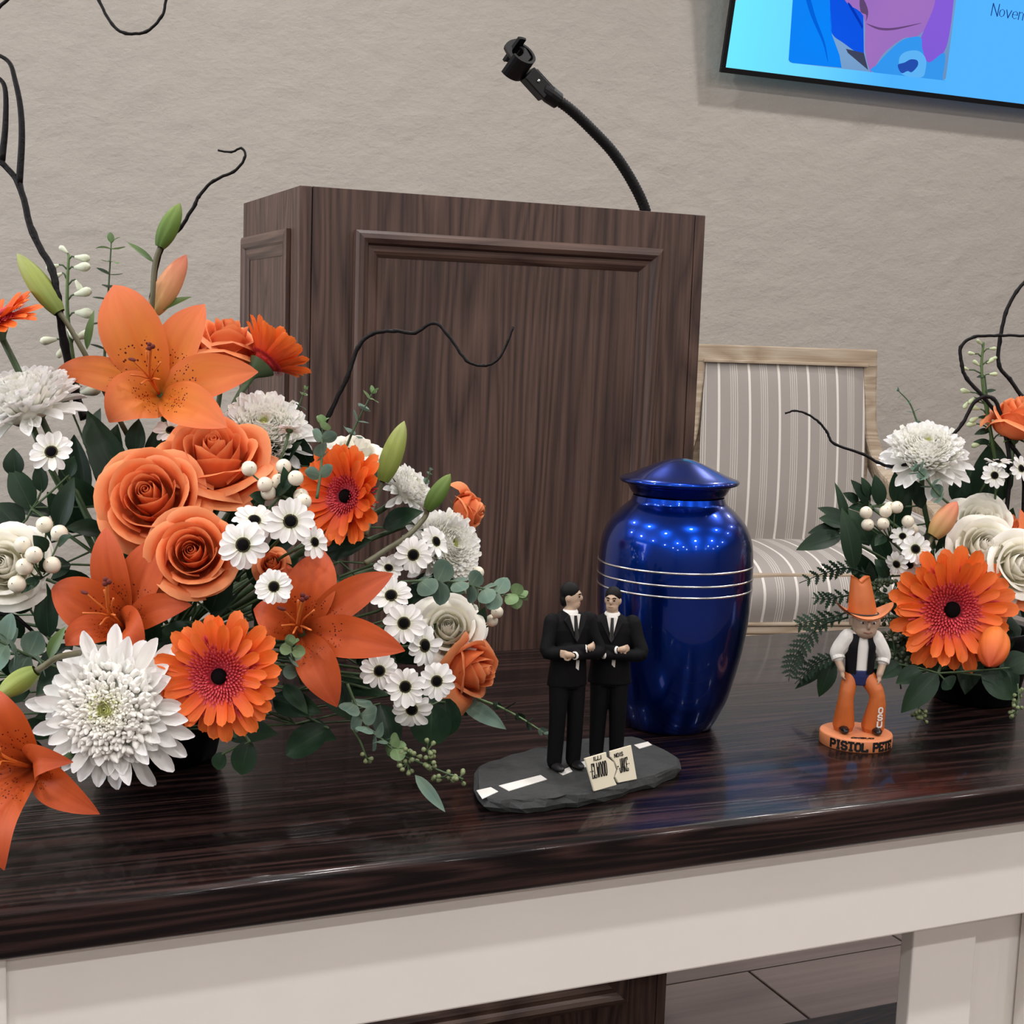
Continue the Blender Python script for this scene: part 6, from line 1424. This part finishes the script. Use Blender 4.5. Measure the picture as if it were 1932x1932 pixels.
def vest(u, v):
    a = lerp(-PI/2+0.30+0.10*(1-u), 1.5*PI-0.30-0.10*(1-u), v); zz = lerp(.375, .628, u); k = [(.375, .088, .066), (.45, .091, .067), (.55, .104, .072), (.628, .080, .058)]
    for q0, q1 in zip(k, k[1:]):
        if zz <= q1[0]+1e-6: t_ = (zz-q0[0])/(q1[0]-q0[0]); rx, ry = lerp(q0[1], q1[1], t_), lerp(q0[2], q1[2], t_); break
    arm = 0.018*math.exp(-((math.cos(a))**2-1)**2*30)*(u > .5)
    return Vector(((rx-arm)*math.cos(a), ry*math.sin(a), zz))
m.grid(vest, 10, 40); link('waistcoat', m.mesh('waistcoat', MF['vest']), cb)
m = MB(); loft(m, [(0, 0, .30, .075, .055), (0, 0, .36, .084, .062), (0, 0, .40, .084, .062)], 20); link('jeans', remesh(m, MF['jeans'], .006, 'jeans', 3), cb)
LEGS = {-1: ([(-.052, 0, .345), (-.080, -.035, .215), (-.078, -.005, .035)], [.052, .048, .070]), 1: ([(.052, 0, .345), (.112, -.045, .235), (.105, -.01, .03)], [.054, .048, .074])}
for e in (-1, 1):
    m = MB(); limb(m, *LEGS[e], 16); link('chaps', remesh(m, MF['orange'], .006, 'chaps', 3), cb)
    q = LEGS[e][0][2]; m = MB(); m.ball((q[0]+e*.010, q[1]-.062, .022), (.032, .078, .024), 8, 12); m.ball((q[0], q[1], .03), (.050, .050, .03), 8, 12); me = remesh(m, MF['boot'], .006, 'boot', 2)
    for v in me.vertices: v.co.z = max(v.co.z, 0.0)
    link('boot', me, cb)
def leg3(a, b, h):
    zz = .052+b; t_ = (zz-.03)/.205; r_ = lerp(.070, .050, t_)+.005+h*2; an = .30+(a-.013)/.066
    return Vector((lerp(.105, .112, t_)+r_*math.sin(an), lerp(-.012, -.043, t_)-r_*math.cos(an), zz))
m = MB()
for i_, c_ in enumerate('OSU'): letters(m, c_, 0, .088-.046*i_, .026, .034, 0, .0085, leg3, .002)
link('lettering', m.mesh('lettering', MF['shirt'], False, fix=True), cb)
# hat: tall pinched crown and a curled brim
m = MB()
def crown(u, v):
    a = 2*PI*v; r_ = lerp(.092, .058, u**1.1); pin = 1-0.22*sst(.35, 1, u)*max(0, -math.sin(a))**2; zz = .745+.245*u - 0.030*sst(.75, 1, u)*math.exp(-(math.cos(a)*2.2)**2)*1.2
    return Vector((-.004-.03*u+r_*math.cos(a)*pin, -.005+r_*1.05*math.sin(a)*pin, zz))
m.grid(crown, 14, 32, True); nb = len(m.v)
tc = m.vert((-.034, -.005, .950)); last = nb-32
for k in range(32): m.face(last+k, last+(k+1) % 32, tc)
hat = link('hat', m.mesh('hat', MF['orange']), cb)
m = MB()
def brim(u, v):
    a = 2*PI*v; r_ = lerp(.080, .180, u); lift = .075*abs(math.cos(a))**2.2*u*u - .012*u*u*abs(math.sin(a))**2
    return Vector((r_*math.cos(a), -.01+r_*0.80*math.sin(a), .755+lift))
m.grid(brim, 8, 40, True); m.grid(lambda u, v: brim(1-u, v)-Vector((0, 0, .008)), 8, 40, True); link('hat_brim', m.mesh('hat_brim', MF['orange_l'], weld=False), hat)
m = MB(); m.tube([(-.004+.0945*math.cos(2*PI*k/32), -.005+.099*math.sin(2*PI*k/32), .757) for k in range(33)], .006, 6, cap=False); link('hat_band', m.mesh('hat_band', MF['tie']), hat)
for e in (-1, 1):
    m = MB(); m.ball((.014+e*.034, -.094, .712), (.015, .010, .009), 6, 8); link('eye', m.mesh('eye', MF['shirt']), cb)
    m = MB(); m.ball((.014+e*.034, -.1025, .711), (.006, .004, .007), 6, 8); link('pupil', m.mesh('pupil', MF['tie']), cb)
m = MB(); m.tube([(-.012, -.099, .650), (.014, -.106, .647), (.040, -.099, .650)], .004, 6); link('mouth', m.mesh('mouth', MF['lip']), cb)
